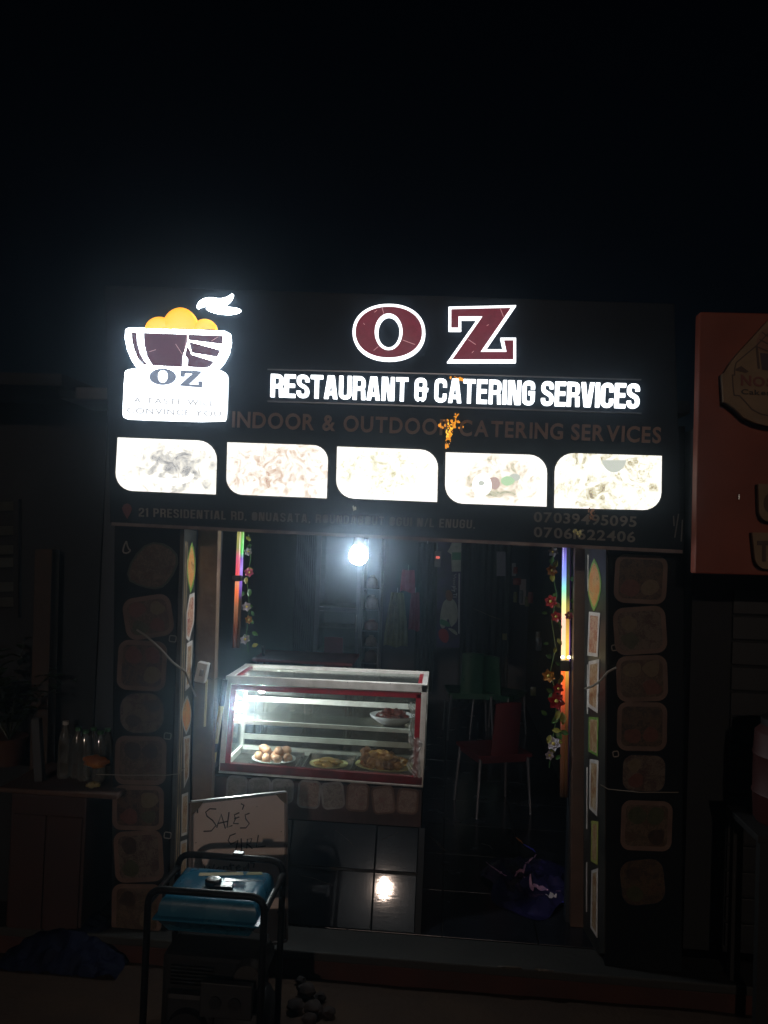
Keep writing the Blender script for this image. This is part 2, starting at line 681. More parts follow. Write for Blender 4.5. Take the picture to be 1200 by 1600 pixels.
def font_glyph(ch, bold=0.0):
    key = (ch, bold)
    if key not in _fc:
        c = bpy.data.curves.new('glyph', 'FONT')
        c.body = ch
        c.extrude = .5
        c.offset = bold
        c.resolution_u = 4
        o = bpy.data.objects.new('glyph', c)
        col.objects.link(o)
        bpy.context.view_layer.update()
        me = o.evaluated_get(bpy.context.evaluated_depsgraph_get()).to_mesh()
        v = [p.co.copy() for p in me.vertices]
        f = [tuple(p.vertices) for p in me.polygons]
        bpy.data.objects.remove(o)
        bpy.data.curves.remove(c)
        x0 = min((p.x for p in v), default=0)
        _fc[key] = ([Vector(((p.x - x0) / .73, p.y / .73, p.z)) for p in v], f, (max((p.x for p in v), default=.2) - x0) / .73)
    return _fc[key]


def letters(text, quad, pl, proud, m, parent, name='letter', style='stroke', gap=.09, space=.22, bold=0.0, split=True, skip='', stroke=(.155, .50)):
    """a line of capitals inside quad (TL TR BR BL, pixels); pl(px,py,d) puts a pixel d in front of the wall"""
    TL, TR, BR, BL = [Vector(q) for q in quad]
    items, x = [], 0.0
    for ch in text:
        if ch == ' ':
            x += space
            continue
        if style == 'stroke':
            g, w_ = stroke_glyph(ch, *stroke)
        else:
            g = font_glyph(ch, bold)
            w_ = g[2]
        items.append((ch, x, g))
        x += w_ + gap
    tot = x - gap

    def q(u, v):
        u /= tot
        return (BL * (1 - u) + BR * u) * (1 - v) + (TL * (1 - u) + TR * u) * v
    out, whole = [], MB()
    for ch, x0, g in items:
        if ch in skip:
            continue
        mb = MB() if split else whole
        if style == 'stroke':
            for k, poly in enumerate(g):
                pts = [q(x0 + p.x, p.y) for p in poly]
                fr = [pl(p.x, p.y, proud - k * .0004) for p in pts]
                off = pl(pts[0].x, pts[0].y, .0006) - pl(pts[0].x, pts[0].y, proud)
                off = Vector((0, off.length, 0)) if abs(off.y) > abs(off.x) else off
                mb.prism(fr, off)
        else:
            vs_ = []
            for p in g[0]:
                s = q(x0 + p.x, p.y)
                vs_.append(pl(s.x, s.y, proud if p.z > 0 else .0006))
            mb.add(vs_, g[1])
        if split:
            out.append(mb.build(name, m, parent))
    if not split:
        out.append(whole.build(name, m, parent))
    return out


# ================================================================== SETTING
def ground_z(x, y):
    t_ = min(max((3.15 - y) / 3.15, 0), 1)
    return -.13 + .5 * t_ * t_ * (3 - 2 * t_) + .012 * noise.noise(Vector((x * 2.3, y * 2.3, 0))) + .006 * noise.noise(Vector((x * 9, y * 9, 3)))


gx = [-60, -30, -15, -8, -5] + [-4 + i * .16 for i in range(51)] + [5, 8, 15, 30, 60]
gy = [-10, -5, -2] + [-.5 + i * .16 for i in range(34)] + [6, 8, 12, 20, 40, 60]
mb = MB()
mb.add([(x, y, ground_z(x, y) if abs(x) < 9 else -.13 + (.5 if y < 0 else 0)) for y in gy for x in gx],
       [(j * len(gx) + i, j * len(gx) + i + 1, (j + 1) * len(gx) + i + 1, (j + 1) * len(gx) + i) for j in range(len(gy) - 1) for i in range(len(gx) - 1)])
struct(mb.build('ground', DIRT, smooth=True))

# shop shell: a raised concrete slab, walls round a narrow room, ceiling and flat roof
YF = 3.98                               # front of the piers
XL, XR, YB = -1.90, 1.00, 10.0          # inner faces of the side walls, back wall: the room is wider than its opening
CONC = mat('step_cement', (0.0157, 0.0167, 0.0147), .75, c2=(0.0245, 0.0245, 0.0216), scale=5, bump=.3, bscale=35)
SLAB = mat('step_red_riser', (0.0350, 0.0110, 0.0075), .85, c2=(0.0550, 0.0175, 0.0110), scale=5, bump=.3, bscale=30)
MARBLE = mat('black_marble_tile', (.005, .006, .008), .036, c2=(.010, .012, .015), scale=5, bump=.006, bscale=1.0, rvar=.05, spec=.14)
for n_ in [n_ for n_ in MARBLE.node_tree.nodes if n_.type == 'TEX_NOISE' and n_.inputs['Scale'].default_value == 1.0]:
    mp_ = MARBLE.node_tree.nodes.new('ShaderNodeMapping')      # polishing ripples run sideways, so lamps streak upwards
    mp_.inputs['Scale'].default_value = (14, 14, 95)
    MARBLE.node_tree.links.new(n_.inputs['Vector'].links[0].from_socket, mp_.inputs[0])
    MARBLE.node_tree.links.new(mp_.outputs[0], n_.inputs['Vector'])
FLOORM = mat('black_marble_floor', (.008, .009, .012), .22, c2=(.014, .016, .022), scale=5, bump=.06, bscale=12)
VEIN = mat('tube_lit_marble_vein', (.30, .19, .22), .3, c2=(.10, .07, .09), scale=20)  # pink of the light tubes put into the vein colour
VEIN_DK = mat('brown_marble_vein', (.075, .06, .045), .3, c2=(.03, .025, .02), scale=25)
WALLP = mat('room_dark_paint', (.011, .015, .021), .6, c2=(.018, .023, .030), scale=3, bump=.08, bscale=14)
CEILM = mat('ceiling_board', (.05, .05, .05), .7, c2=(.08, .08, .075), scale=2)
struct(MB().box(((-2.3 + 1.75) / 2, (3.905 + 10.2) / 2, -.155), (4.05, 6.295, .22)).build('step_slab', SLAB, bevel=.006))
struct(MB().box(((-2.3 + 1.75) / 2, (3.895 + 4.135) / 2, -.022), (4.06, .24, .044)).build('doorstep', CONC, bevel=.008))
floor = struct(MB().box(((XL + XR) / 2, (4.14 + YB) / 2, -.028), (XR - XL + .1, YB - 4.14, .03)).build('shop_floor', mat('grout', (.02, .02, .02), .9)))
nx, ny = 6, 11
tw, tl = (XR - XL) / nx, (YB - 4.14) / ny
for i in range(nx):
    for j in range(ny):
        MB().box((XL + tw * (i + .5), 4.14 + tl * (j + .5), -.007), (tw - .005, tl - .005, .014)).build('floor_tile', FLOORM, floor, bevel=.002)


def floor_vein(path, wd, m):
    pts = [G(x, y, .0012) for x, y in path]
    L_, R_ = [], []
    for i, p in enumerate(pts):
        a, b = pts[max(i - 1, 0)], pts[min(i + 1, len(pts) - 1)]
        d = (b - a).normalized()
        s = Vector((-d.y, d.x, 0)) * wd * (.35 + .65 * math.sin(math.pi * (i + .6) / (len(pts) + .2))) * random.uniform(.7, 1.3)
        L_.append(p + s)
        R_.append(p - s)
    n = len(pts)
    MB().add(L_ + R_, [(i, i + 1, n + i + 1, n + i) for i in range(n - 1)]).build('marble_vein', m, floor)


floor_vein([(668, 1305), (680, 1313), (688, 1322), (696, 1330)], .010, VEIN_DK)
floor_vein([(752, 1318), (764, 1321), (770, 1327)], .008, VEIN_DK)
for pth in ([(808, 1470), (798, 1482), (786, 1492), (777, 1502)], [(828, 1474), (842, 1486), (856, 1496), (866, 1508)]):
    pts = [P(x, y, 3.892) if y > 1480 else G(x, y, .002) for x, y in pth]
    st = bpy.data.objects['doorstep']
    MB().tube([Vector((p.x, min(p.y, 3.9), min(p.z, .003))) for p in pts], [.004, .006, .006, .003], 5).build('crack_repair', VEIN_DK, st)

shop = thing('shop_building', ((XL + XR) / 2, 5.4, -.04), 'narrow dark painted shop room behind the lit sign', 'building')
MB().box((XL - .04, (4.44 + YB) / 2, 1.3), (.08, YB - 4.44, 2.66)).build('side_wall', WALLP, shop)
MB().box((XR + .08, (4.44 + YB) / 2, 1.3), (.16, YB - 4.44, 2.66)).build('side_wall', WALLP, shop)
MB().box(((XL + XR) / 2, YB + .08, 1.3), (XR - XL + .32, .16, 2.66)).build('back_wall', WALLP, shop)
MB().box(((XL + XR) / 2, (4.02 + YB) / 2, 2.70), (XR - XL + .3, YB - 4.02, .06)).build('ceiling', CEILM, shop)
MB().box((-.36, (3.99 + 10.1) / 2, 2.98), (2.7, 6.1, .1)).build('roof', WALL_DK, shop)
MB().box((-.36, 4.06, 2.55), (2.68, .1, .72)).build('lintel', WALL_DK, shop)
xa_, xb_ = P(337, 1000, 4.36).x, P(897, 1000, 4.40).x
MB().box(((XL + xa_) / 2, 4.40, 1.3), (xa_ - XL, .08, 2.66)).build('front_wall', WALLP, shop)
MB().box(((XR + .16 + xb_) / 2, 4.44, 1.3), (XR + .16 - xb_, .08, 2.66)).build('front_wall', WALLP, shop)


# ------------------------------------------------------------------ door piers with food stickers
def pier(name, px_out, px_in, py0, py1, label, px_foot=None):
    a, b = P(px_out, py0, YF), P(px_in, py0, YF)
    c, d = P(px_out, py1, YF), P(px_foot or px_in, py1, YF)
    t = thing(name, ((c.x + d.x) / 2, YF + .1, -.04), label, 'pillar')
    b_, d_ = b.copy(), d.copy()
    c.z = d_.z = -.04
    a.z = b_.z = 2.6
    o3 = [Vector((p.x, YF + .26, p.z)) for p in (c, d_, b_, a)]
    MB().hexa([c, d_, b_, a], o3).build('pier_body', WALL_DK, t, bevel=.004)
    return t


def sticker(parent, pts, pl, frame_mat, pic_mat, border, proud=.003, name='sticker'):
    a, b = pts, inset(pts, border)
    fr = MB().ringp([pl(p[0], p[1], proud) for p in a], [pl(p[0], p[1], proud) for p in b], pl(0, 0, 0) - pl(0, 0, proud * .9)).build(name, frame_mat, parent)
    MB().prism([pl(p[0], p[1], proud * .8) for p in b], pl(0, 0, 0) - pl(0, 0, proud * .7)).build('food_picture', pic_mat, fr)
    return fr


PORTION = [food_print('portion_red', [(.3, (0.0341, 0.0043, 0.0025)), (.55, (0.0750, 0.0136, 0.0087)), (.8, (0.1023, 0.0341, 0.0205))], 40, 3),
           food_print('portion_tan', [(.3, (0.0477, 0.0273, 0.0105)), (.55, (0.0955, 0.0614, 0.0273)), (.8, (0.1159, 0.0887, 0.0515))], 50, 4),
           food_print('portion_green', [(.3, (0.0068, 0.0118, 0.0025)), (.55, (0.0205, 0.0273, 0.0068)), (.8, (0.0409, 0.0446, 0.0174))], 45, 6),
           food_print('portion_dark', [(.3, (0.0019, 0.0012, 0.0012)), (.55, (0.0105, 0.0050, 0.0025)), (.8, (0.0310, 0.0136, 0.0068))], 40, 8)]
prn = random.Random(21)


def portions(fr, pl, cx, cy, w_, h_, rot, n):
    """separate helpings printed on a tray sticker"""
    spots = prn.sample([(-.2, -.2), (.2, -.2), (.2, .2), (-.2, .2)], n)
    for k, (sx_, sy_) in enumerate(spots):
        a = R(rot)
        x, y = sx_ * w_ * prn.uniform(.85, 1.1), sy_ * h_ * prn.uniform(.85, 1.1)
        c = Vector((cx + x * math.cos(a) - y * math.sin(a), cy + x * math.sin(a) + y * math.cos(a)))
        m_ = prn.randint(7, 9)
        lp = [c + Vector((math.cos(q * 6.283 / m_) * w_ * .19, math.sin(q * 6.283 / m_) * h_ * .19)) * prn.uniform(.7, 1.15) for q in range(m_)]
        MB().prism([pl(p.x, p.y, .0030 + k * .0003) for p in smooth_loop(lp, 2)], pl(0, 0, 0) - pl(0, 0, .0008)).build('food_portion', prn.choice(PORTION), fr)


def plY(Y):
    def f(px, py, d):
        p = P(px, py, Y - d)
        return p
    return f


def plC(Y):                              # constant offset variant for extrusions
    base = plY(Y)

    def f(px, py, d):
        p = P(px, py, Y)
        return Vector((p.x, Y - d, p.z))
    return f


PIER = plC(YF)
pl_ = pier('door_pier', 172, 281, 830, 1480, 'dark pier left of the shop opening, covered with a column of food stickers', 258)
pr_ = pier('door_pier', 946, 1066, 850, 1500, 'dark pier right of the shop opening, below the phone numbers')
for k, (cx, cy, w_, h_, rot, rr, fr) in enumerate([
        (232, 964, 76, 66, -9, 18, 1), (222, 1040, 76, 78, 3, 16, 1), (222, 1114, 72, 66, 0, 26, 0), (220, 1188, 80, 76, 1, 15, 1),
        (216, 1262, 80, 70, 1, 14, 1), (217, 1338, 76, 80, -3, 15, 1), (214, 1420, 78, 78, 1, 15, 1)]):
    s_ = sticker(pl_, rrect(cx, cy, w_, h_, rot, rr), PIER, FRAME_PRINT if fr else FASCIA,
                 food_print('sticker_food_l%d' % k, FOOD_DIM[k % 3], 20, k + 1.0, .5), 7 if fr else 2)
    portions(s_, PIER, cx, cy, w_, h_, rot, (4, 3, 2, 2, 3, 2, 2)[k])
wrap = smooth_loop([(196, 905), (206, 872), (232, 846), (262, 850), (282, 872), (268, 905), (250, 922), (222, 918)], 1)
sticker(pl_, wrap, PIER, mat('green_leaf_border', (.02, .03, .012), .5), food_print('wrap_food', FOOD_DIM[0], 22, 9.0), 3)
flame = smooth_loop([(198, 842), (201, 856), (206, 860), (199, 866), (191, 864), (192, 854)], 1)
a_, b_ = flame, inset(flame, 2.2)
MB().ringp([PIER(p.x, p.y, .002) for p in a_], [PIER(p.x, p.y, .002) for p in b_], (0, .0016, 0)).build('flame_print', GREY_LETTER, pl_)
for cx, cy in ((270, 998), (262, 1150), (262, 1305)):
    a_ = rrect(cx, cy, 12, 11, 8, 3)
    MB().ringp([PIER(p.x, p.y, .002) for p in a_], [PIER(p.x, p.y, .002) for p in inset(a_, 1.6)], (0, .0016, 0)).build('small_mark', GREY_LETTER, pl_)
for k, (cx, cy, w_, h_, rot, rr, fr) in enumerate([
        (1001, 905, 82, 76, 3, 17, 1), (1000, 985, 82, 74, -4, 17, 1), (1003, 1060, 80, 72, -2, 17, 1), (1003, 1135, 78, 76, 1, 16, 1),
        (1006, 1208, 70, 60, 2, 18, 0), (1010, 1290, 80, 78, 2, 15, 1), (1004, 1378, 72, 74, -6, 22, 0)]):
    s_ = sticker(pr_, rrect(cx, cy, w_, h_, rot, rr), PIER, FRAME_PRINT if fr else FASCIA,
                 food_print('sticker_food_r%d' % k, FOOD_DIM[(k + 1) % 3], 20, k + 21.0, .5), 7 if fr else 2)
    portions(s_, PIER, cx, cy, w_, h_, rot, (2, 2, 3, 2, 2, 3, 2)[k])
for cx, cy in ((960, 1012), (962, 1178)):
    a_ = rrect(cx, cy, 10, 10, -8, 3)
    MB().ringp([PIER(p.x, p.y, .002) for p in a_], [PIER(p.x, p.y, .002) for p in inset(a_, 1.6)], (0, .0016, 0)).build('small_mark', GREY_LETTER, pr_)


# inner faces of the piers: a strip of bright food stickers, seen at a slant and lit from inside
def jamb(name, f_top, f_bot, b_top, b_bot, Yb, parent, flip):
    A0, A1 = P(*f_top, YF + .002), P(*f_bot, YF + .002)
    B0, B1 = P(*b_top, Yb), P(*b_bot, Yb)
    n = (A1 - A0).cross(B0 - A0).normalized()
    if n.dot(CAM - A0) < 0:
        n.negate()
    th = n * -.02
    MB().hexa([A1, B1, B0, A0], [A1 + th, B1 + th, B0 + th, A0 + th]).build(name, mat('jamb_black_vinyl', (.018, .020, .020), .4, c2=(.035, .035, .03), scale=8), parent)

    def pl(u, v, d):                     # u 0..1 across (front to back), v 0..1 downwards
        return (A0 * (1 - u) + B0 * u) * (1 - v) + (A1 * (1 - u) + B1 * u) * v + n * d
    return pl


GREEN_EDGE = mat('leaf_green_print', (.12, .26, .05), .45, c2=(.20, .34, .08), scale=20)
ORANGE_FOOD = food_print('orange_food_print', [(.25, (.40, .13, .03)), (.5, (.52, .24, .06)), (.65, (.60, .20, .05)), (.85, (.55, .38, .14)), (.95, (.3, .1, .03))], 18, 2)
RED_FOOD = food_print('red_food_print', [(.25, (.20, .02, .02)), (.45, (.42, .30, .10)), (.6, (.32, .05, .03)), (.8, (.55, .42, .28)), (.95, (.3, .05, .05))], 18, 5)
BROWN_FOOD = food_print('brown_food_print', [(.25, (.07, .035, .02)), (.5, (.25, .10, .05)), (.7, (.36, .22, .10)), (.95, (.5, .42, .3))], 20, 7)


def jamb_sticker(parent, pl, pts, fm, pm, border, k):
    """pts in (u, v*8) space so that borders inset evenly"""
    f = lambda x, y, d: pl(x, y / 8.0, d)
    a = [Vector(p) for p in pts]
    b = inset(a, border)
    off = f(0, 0, 0) - f(0, 0, .0016)
    fr = MB().ringp([f(p.x, p.y, .002 + k * .0004) for p in a], [f(p.x, p.y, .002 + k * .0004) for p in b], off).build('jamb_sticker', fm, parent)
    MB().prism([f(p.x, p.y, .0018 + k * .0004) for p in b], off * .8).build('food_picture', pm, fr)


def leafshape(cx, y0, y1, hw):
    n = 10
    L_ = [Vector((cx - hw * math.sin(math.pi * (i / n)) ** .8 if i else cx, y0 + (y1 - y0) * i / n)) for i in range(n)]
    R_ = [Vector((cx + hw * math.sin(math.pi * (i / n)) ** .8 if i else cx, y1 - (y1 - y0) * i / n)) for i in range(n)]
    return L_ + R_


plj = jamb('jamb_panel', (288, 826), (268, 1480), (307, 830), (291, 1480), 4.20, pl_, False)
jamb_sticker(pl_, plj, leafshape(.62, .22, 1.22, .34), GREEN_EDGE, ORANGE_FOOD, .07, 0)
jamb_sticker(pl_, plj, [(.55, 1.25), (.92, 1.2), (.95, 1.75), (.6, 2.16), (.36, 2.1), (.34, 1.6)], FRAME_PALE, RED_FOOD, .07, 1)
jamb_sticker(pl_, plj, rquad([(.42, 2.2), (.86, 2.12), (.86, 2.98), (.40, 3.12)], .15), FRAME_PALE, BROWN_FOOD, .08, 2)
jamb_sticker(pl_, plj, leafshape(.55, 3.2, 3.95, .36), mat('grey_print', (.4, .4, .38), .5), ORANGE_FOOD, .05, 3)
jamb_sticker(pl_, plj, rquad([(.38, 4.0), (.86, 3.95), (.82, 4.75), (.5, 4.98)], .15), FRAME_PALE, BROWN_FOOD, .05, 4)
jamb_sticker(pl_, plj, rquad([(.36, 5.1), (.8, 5.05), (.8, 5.85), (.4, 5.9)], .15), FRAME_PALE, BROWN_FOOD, .05, 5)
jamb_sticker(pl_, plj, rquad([(.36, 6.0), (.8, 5.95), (.8, 6.75), (.4, 6.8)], .15), FRAME_PALE, BROWN_FOOD, .05, 6)
for u in (.10, .24):
    MB().prism([plj(u, .03, .0025), plj(u + .05, .03, .0025), plj(u + .05, .98, .0025), plj(u, .98, .0025)], plj(0, 0, 0) - plj(0, 0, .002)).build(
        'edge_trim', mat('yellowed_trim', (.34, .26, .16), .5, c2=(.14, .10, .06), scale=8), pl_)
pljr = jamb('jamb_panel', (947, 846), (944, 1490), (914, 848), (911, 1490), 4.34, pr_, True)
jamb_sticker(pr_, pljr, leafshape(.52, .32, 1.36, .33), GREEN_EDGE, ORANGE_FOOD, .06, 0)
jamb_sticker(pr_, pljr, rquad([(.24, 1.40), (.76, 1.36), (.84, 2.22), (.34, 2.26)], .14)[::-1], FRAME_PALE, RED_FOOD, .07, 1)
jamb_sticker(pr_, pljr, rquad([(.26, 2.30), (.76, 2.34), (.80, 3.22), (.32, 3.36)], .2)[::-1], FRAME_PALE, BROWN_FOOD, .07, 2)
jamb_sticker(pr_, pljr, rquad([(.28, 3.44), (.74, 3.42), (.74, 4.10), (.30, 4.2)], .16)[::-1], GREEN_EDGE, BROWN_FOOD, .05, 3)
jamb_sticker(pr_, pljr, rquad([(.26, 4.28), (.68, 4.24), (.70, 5.2), (.32, 5.36)], .16)[::-1], FRAME_PALE, BROWN_FOOD, .07, 4)
jamb_sticker(pr_, pljr, rquad([(.26, 5.46), (.58, 5.44), (.60, 6.22), (.28, 6.3)], .12)[::-1], mat('yellow_green_edge', (.3, .32, .08), .5), BROWN_FOOD, .06, 5)
jamb_sticker(pr_, pljr, rquad([(.26, 6.36), (.56, 6.4), (.60, 7.5), (.28, 7.7)], .12)[::-1], FRAME_PALE, BROWN_FOOD, .06, 6)
for v0, v1 in ((.03, .12), (.30, .42), (.55, .70), (.78, .9)):
    MB().prism([pljr(.8, v0, .0025), pljr(.84, v0, .0025), pljr(.84, v1, .0025), pljr(.8, v1, .0025)], pljr(0, 0, 0) - pljr(0, 0, .002)).build('edge_trim', FRAME_PALE, pr_)

# door posts behind the piers
b0, b1 = P(307, 826, 4.205), P(292, 1485, 4.205)
e0, e1 = P(339, 826, 4.205), P(323, 1485, 4.205)
for q in (b0, e0):
    q.z = 2.5
for q in (b1, e1):
    q.z = 0
MB().hexa([b1, e1, e0, b0], [p + Vector((0, .06, 0)) for p in (b1, e1, e0, b0)]).build('door_post', WOOD_DK, bevel=.004)
tag(bpy.data.objects['door_post'], 'brown timber door post between the left pier and the glass case', 'post')
b0, b1 = P(895, 850, 4.345), P(890, 1490, 4.345)
e0, e1 = P(916, 850, 4.345), P(913, 1490, 4.345)
for q in (b0, e0):
    q.z = 2.5
for q in (b1, e1):
    q.z = 0
o = MB().hexa([b1, e1, e0, b0], [p + Vector((0, .05, 0)) for p in (b1, e1, e0, b0)]).build('door_post', mat('dark_red_timber', (.06, .035, .025), .5, c2=(.09, .05, .035), scale=9), bevel=.004)
tag(o, 'dark timber door post beside the bright rainbow light tube', 'post')


# ================================================================== THE LIT SHOP SIGN
YS = 3.86
s0 = P(610, 640, YS)
sign = thing('shop_sign', (s0.x, YS + .06, P(600, 845, YS).z), 'wide black shop fascia with lit letters OZ, bowl logo and food pictures', 'sign')
quad = [(163, 446), (1054, 474), (1066, 861), (172, 817)]
pan = MB().hexa([P(*q, YS) for q in (quad[3], quad[2], quad[1], quad[0])],
                [P(*q, YS) + Vector((0, .115, 0)) for q in (quad[3], quad[2], quad[1], quad[0])]).build('fascia_panel', FASCIA, sign, bevel=.004)
FS = plC(YS)
# lower lip of the fascia, an aluminium angle
MB().bar(P(175, 818.5, YS - .004), P(1066, 862, YS - .004), .012, .016).build('lower_edge_trim', mat('dull_edge_metal', (.16, .13, .12), .4, metal=.6, c2=(.09, .07, .07), scale=12), sign)
# rails above and below the letter row
RAIL = mat('dark_rail_metal', (.10, .11, .12), .3, metal=.7)
MB().bar(P(418, 577, YS - .006), P(1002, 593, YS - .006), .008, .005).build('letter_rail', RAIL, sign)
MB().bar(P(418, 627, YS - .009), P(1002, 646, YS - .009), .014, .006).build('letter_rail', RAIL, sign)
letters('RESTAURANT & CATERING SERVICES', [(424.5, 585.2), (999, 600.5), (997.5, 639), (423.5, 620.7)], FS, .018, WHITE_LED, sign, 'lit_letter', gap=.065, space=.20)
letters('INDOOR & OUTDOOR CATERING SERVICES', [(364, 642), (1033, 667), (1032, 692), (363, 667)], FS, .008, DULL_LETTER, sign, 'unlit_letter', style='font', gap=.16, space=.42, bold=.022)
letters('21 PRESIDENTIAL RD, ONUASATA, ROUNDABOUT OGUI N/L ENUGU.', [(217, 793.5), (743, 812.5), (742, 826), (217, 807)], FS, .003, GREY_LETTER, sign, 'address_lettering', gap=.14, space=.34, split=False)[0]['kind'] = 'stuff'
letters('07039495095', [(834, 799), (995, 806.5), (994, 823), (834, 815)], FS, .004, GREY_LETTER, sign, 'phone_digit', style='font', gap=.12, bold=.02)
letters('07061622406', [(834, 822.5), (993, 830.5), (992, 847), (834, 838.5)], FS, .004, GREY_LETTER, sign, 'phone_digit', style='font', gap=.12, bold=.02)
pin = [(199, 811), (193, 800), (191, 794), (194, 788.5), (199, 786.5), (204, 789), (206.5, 794.5), (205, 800)]
MB().prism([FS(x, y, .003) for x, y in pin], (0, .0024, 0)).build('map_pin', mat('pin_red', (.12, .015, .015), .5), sign)

# the big O and Z: white lit outline, dark red face in front
Oo = ell(608.3, 521.5, 56.3, 44.0, 48, 2.15)
Oi = ell(608.0, 521.0, 16.8, 24.0, 48, 2.0)
lo = MB().ringp([FS(p.x, p.y, .03) for p in Oo], [FS(p.x, p.y, .03) for p in Oi], (0, .0295, 0)).build('large_letter', OUTLINE_LED, sign)
Fo, Fi = ell(608.3, 521.5, 51.6, 39.3, 48, 2.15), ell(608.0, 521.0, 21.6, 28.6, 48, 2.0)
MB().ringp([FS(p.x, p.y, .034) for p in Fo], [FS(p.x, p.y, .034) for p in Fi], (0, .0035, 0)).build('letter_face', MAROON, lo)
Zp = [Vector((530 + x / 4, 460 + y / 4)) for x, y in
      ((683, 88), (1103, 78), (914, 352), (1022, 352), (1006, 280), (1102, 280), (1102, 432), (674, 432), (862, 165), (762, 165), (762, 235), (683, 235))]
lz = MB().prism([FS(p.x, p.y, .03) for p in Zp], (0, .0295, 0)).build('large_letter', OUTLINE_LED, sign)
MB().prism([FS(p.x, p.y, .034) for p in inset(Zp, 4.2)], (0, .0035, 0)).build('letter_face', MAROON, lz)
SCR = mat('lit_scratch', (.7, .5, .5), .5, emit=(.9, .45, .5), estr=.6)
for par, segs in ((lo, [((598, 484), (600.5, 493)), ((630, 534), (649, 541)), ((585, 550), (592, 544)), ((569, 508), (571, 510)), ((586, 491), (590, 488))]),
                  (lz, [((731, 533), (743, 541)), ((737, 554), (740, 551)), ((760, 512), (763, 510)), ((781, 485), (786, 498))])):
    for a, b in segs:
        MB().bar(FS(*a, .0348), FS(*b, .0348), .0022, .0012, (0, 1, 0)).build('scratch', SCR, par)

# five backlit food pictures
tiles = [([(184.6, 683.7), (340.5, 689.5), (338, 772.7), (180, 766)], (0, 30, 0, 28)),
         ([(355.8, 691.3), (513.5, 696.5), (511, 778.8), (353.5, 772)], (0, 24, 0, 26)),
         ([(527, 698), (685, 703.5), (683, 784.5), (525, 778)], (0, 28, 0, 28)),
         ([(696.4, 707), (855, 711.5), (853.7, 791.7), (695, 786)], (0, 28, 0, 28)),
         ([(866.5, 707.5), (1033.5, 712.5), (1032.5, 797.5), (865.5, 793.5)], (30, 0, 28, 0))]
W1 = (1, .98, .91)
tcols = [[(.34, (.16, .16, .16)), (.46, (.30, .30, .30)), (.56, (.50, .49, .46)), (.66, (.78, .75, .66)), (.76, W1), (1., W1)],
         [(.34, (.36, .20, .16)), (.46, (.50, .36, .28)), (.56, (.66, .56, .46)), (.66, (.86, .80, .72)), (.76, W1), (1., W1)],
         [(.34, (.30, .27, .13)), (.46, (.46, .43, .25)), (.56, (.64, .62, .46)), (.66, (.86, .85, .72)), (.76, W1), (1., W1)],
         [(.34, (.26, .20, .17)), (.46, (.36, .38, .28)), (.56, (.62, .54, .42)), (.66, (.85, .80, .70)), (.76, W1), (1., W1)],
         [(.34, (.15, .12, .11)), (.46, (.32, .27, .18)), (.56, (.52, .48, .32)), (.68, (.82, .80, .66)), (.80, W1), (1., W1)]]
discs = [(.60, .48, .46, .46, .26), (.5, .5, .52, .6, .16), (.45, .55, .52, .52, .18), (.5, .45, .44, .46, .24), (.48, .55, .56, .7, .12)]
for k, (q, rad) in enumerate(tiles):
    pts = rquad(q, rad)
    t = MB().prism([FS(p.x, p.y, .006) for p in pts], (0, .0055, 0)).build(
        'lit_food_picture', food_print('lit_picture_%d' % k, tcols[k], (13, 17, 24, 12, 18)[k], k * 1.9 + .4, .3, estr=1.34, warp=1.4, disc=discs[k], cells=(.2, .25, .35, .2, .4)[k]), sign)
    MB().ringp([FS(p.x, p.y, .009) for p in inset(pts, -2)], [FS(p.x, p.y, .009) for p in pts], (0, .0085, 0)).build('picture_bezel', mat('picture_bezel_black', (.01, .01, .012), .4), t)
# things one can make out in the pictures: a plate rim, a dumpling, a lid, a leaf
LITW = mat('lit_picture_white', (.8, .8, .8), .4, emit=(1, 1, .97), estr=2.0)
LITG = mat('lit_picture_grey', (.4, .4, .4), .4, emit=(.62, .66, .58), estr=.95)
LITGR = mat('lit_picture_green', (.3, .5, .3), .4, emit=(.50, .72, .45), estr=1.0)
LITBR = mat('lit_picture_brown', (.5, .3, .3), .4, emit=(.55, .42, .38), estr=.95)
kids = [o for o in sign.children if o.name.startswith('lit_food_picture')]


def inpic(k, pts, m, d):
    MB().prism([FS(p[0], p[1], .006 + d) for p in pts], (0, d * .8, 0)).build('printed_shape', m, kids[k])


inpic(0, smooth_loop([(228, 742), (252, 748), (290, 748), (305, 738), (300, 752), (270, 760), (236, 754)], 2), LITW, .0006)
inpic(3, ell(753, 758, 15, 17, 24), LITW, .0008)
inpic(3, ell(752, 755, 5, 4, 14), LITG, .0012)
inpic(3, smooth_loop([(760, 748), (778, 744), (783, 760), (770, 768)], 2), LITBR, .0005)
inpic(3, smooth_loop([(780, 750), (792, 742), (806, 750), (800, 758), (788, 760)], 2), LITGR, .0006)
inpic(3, ell(804, 746, 9, 6, 18), LITG, .0004)
inpic(4, ell(959, 713.5, 20, 25, 28)[1:14], LITG, .0009)

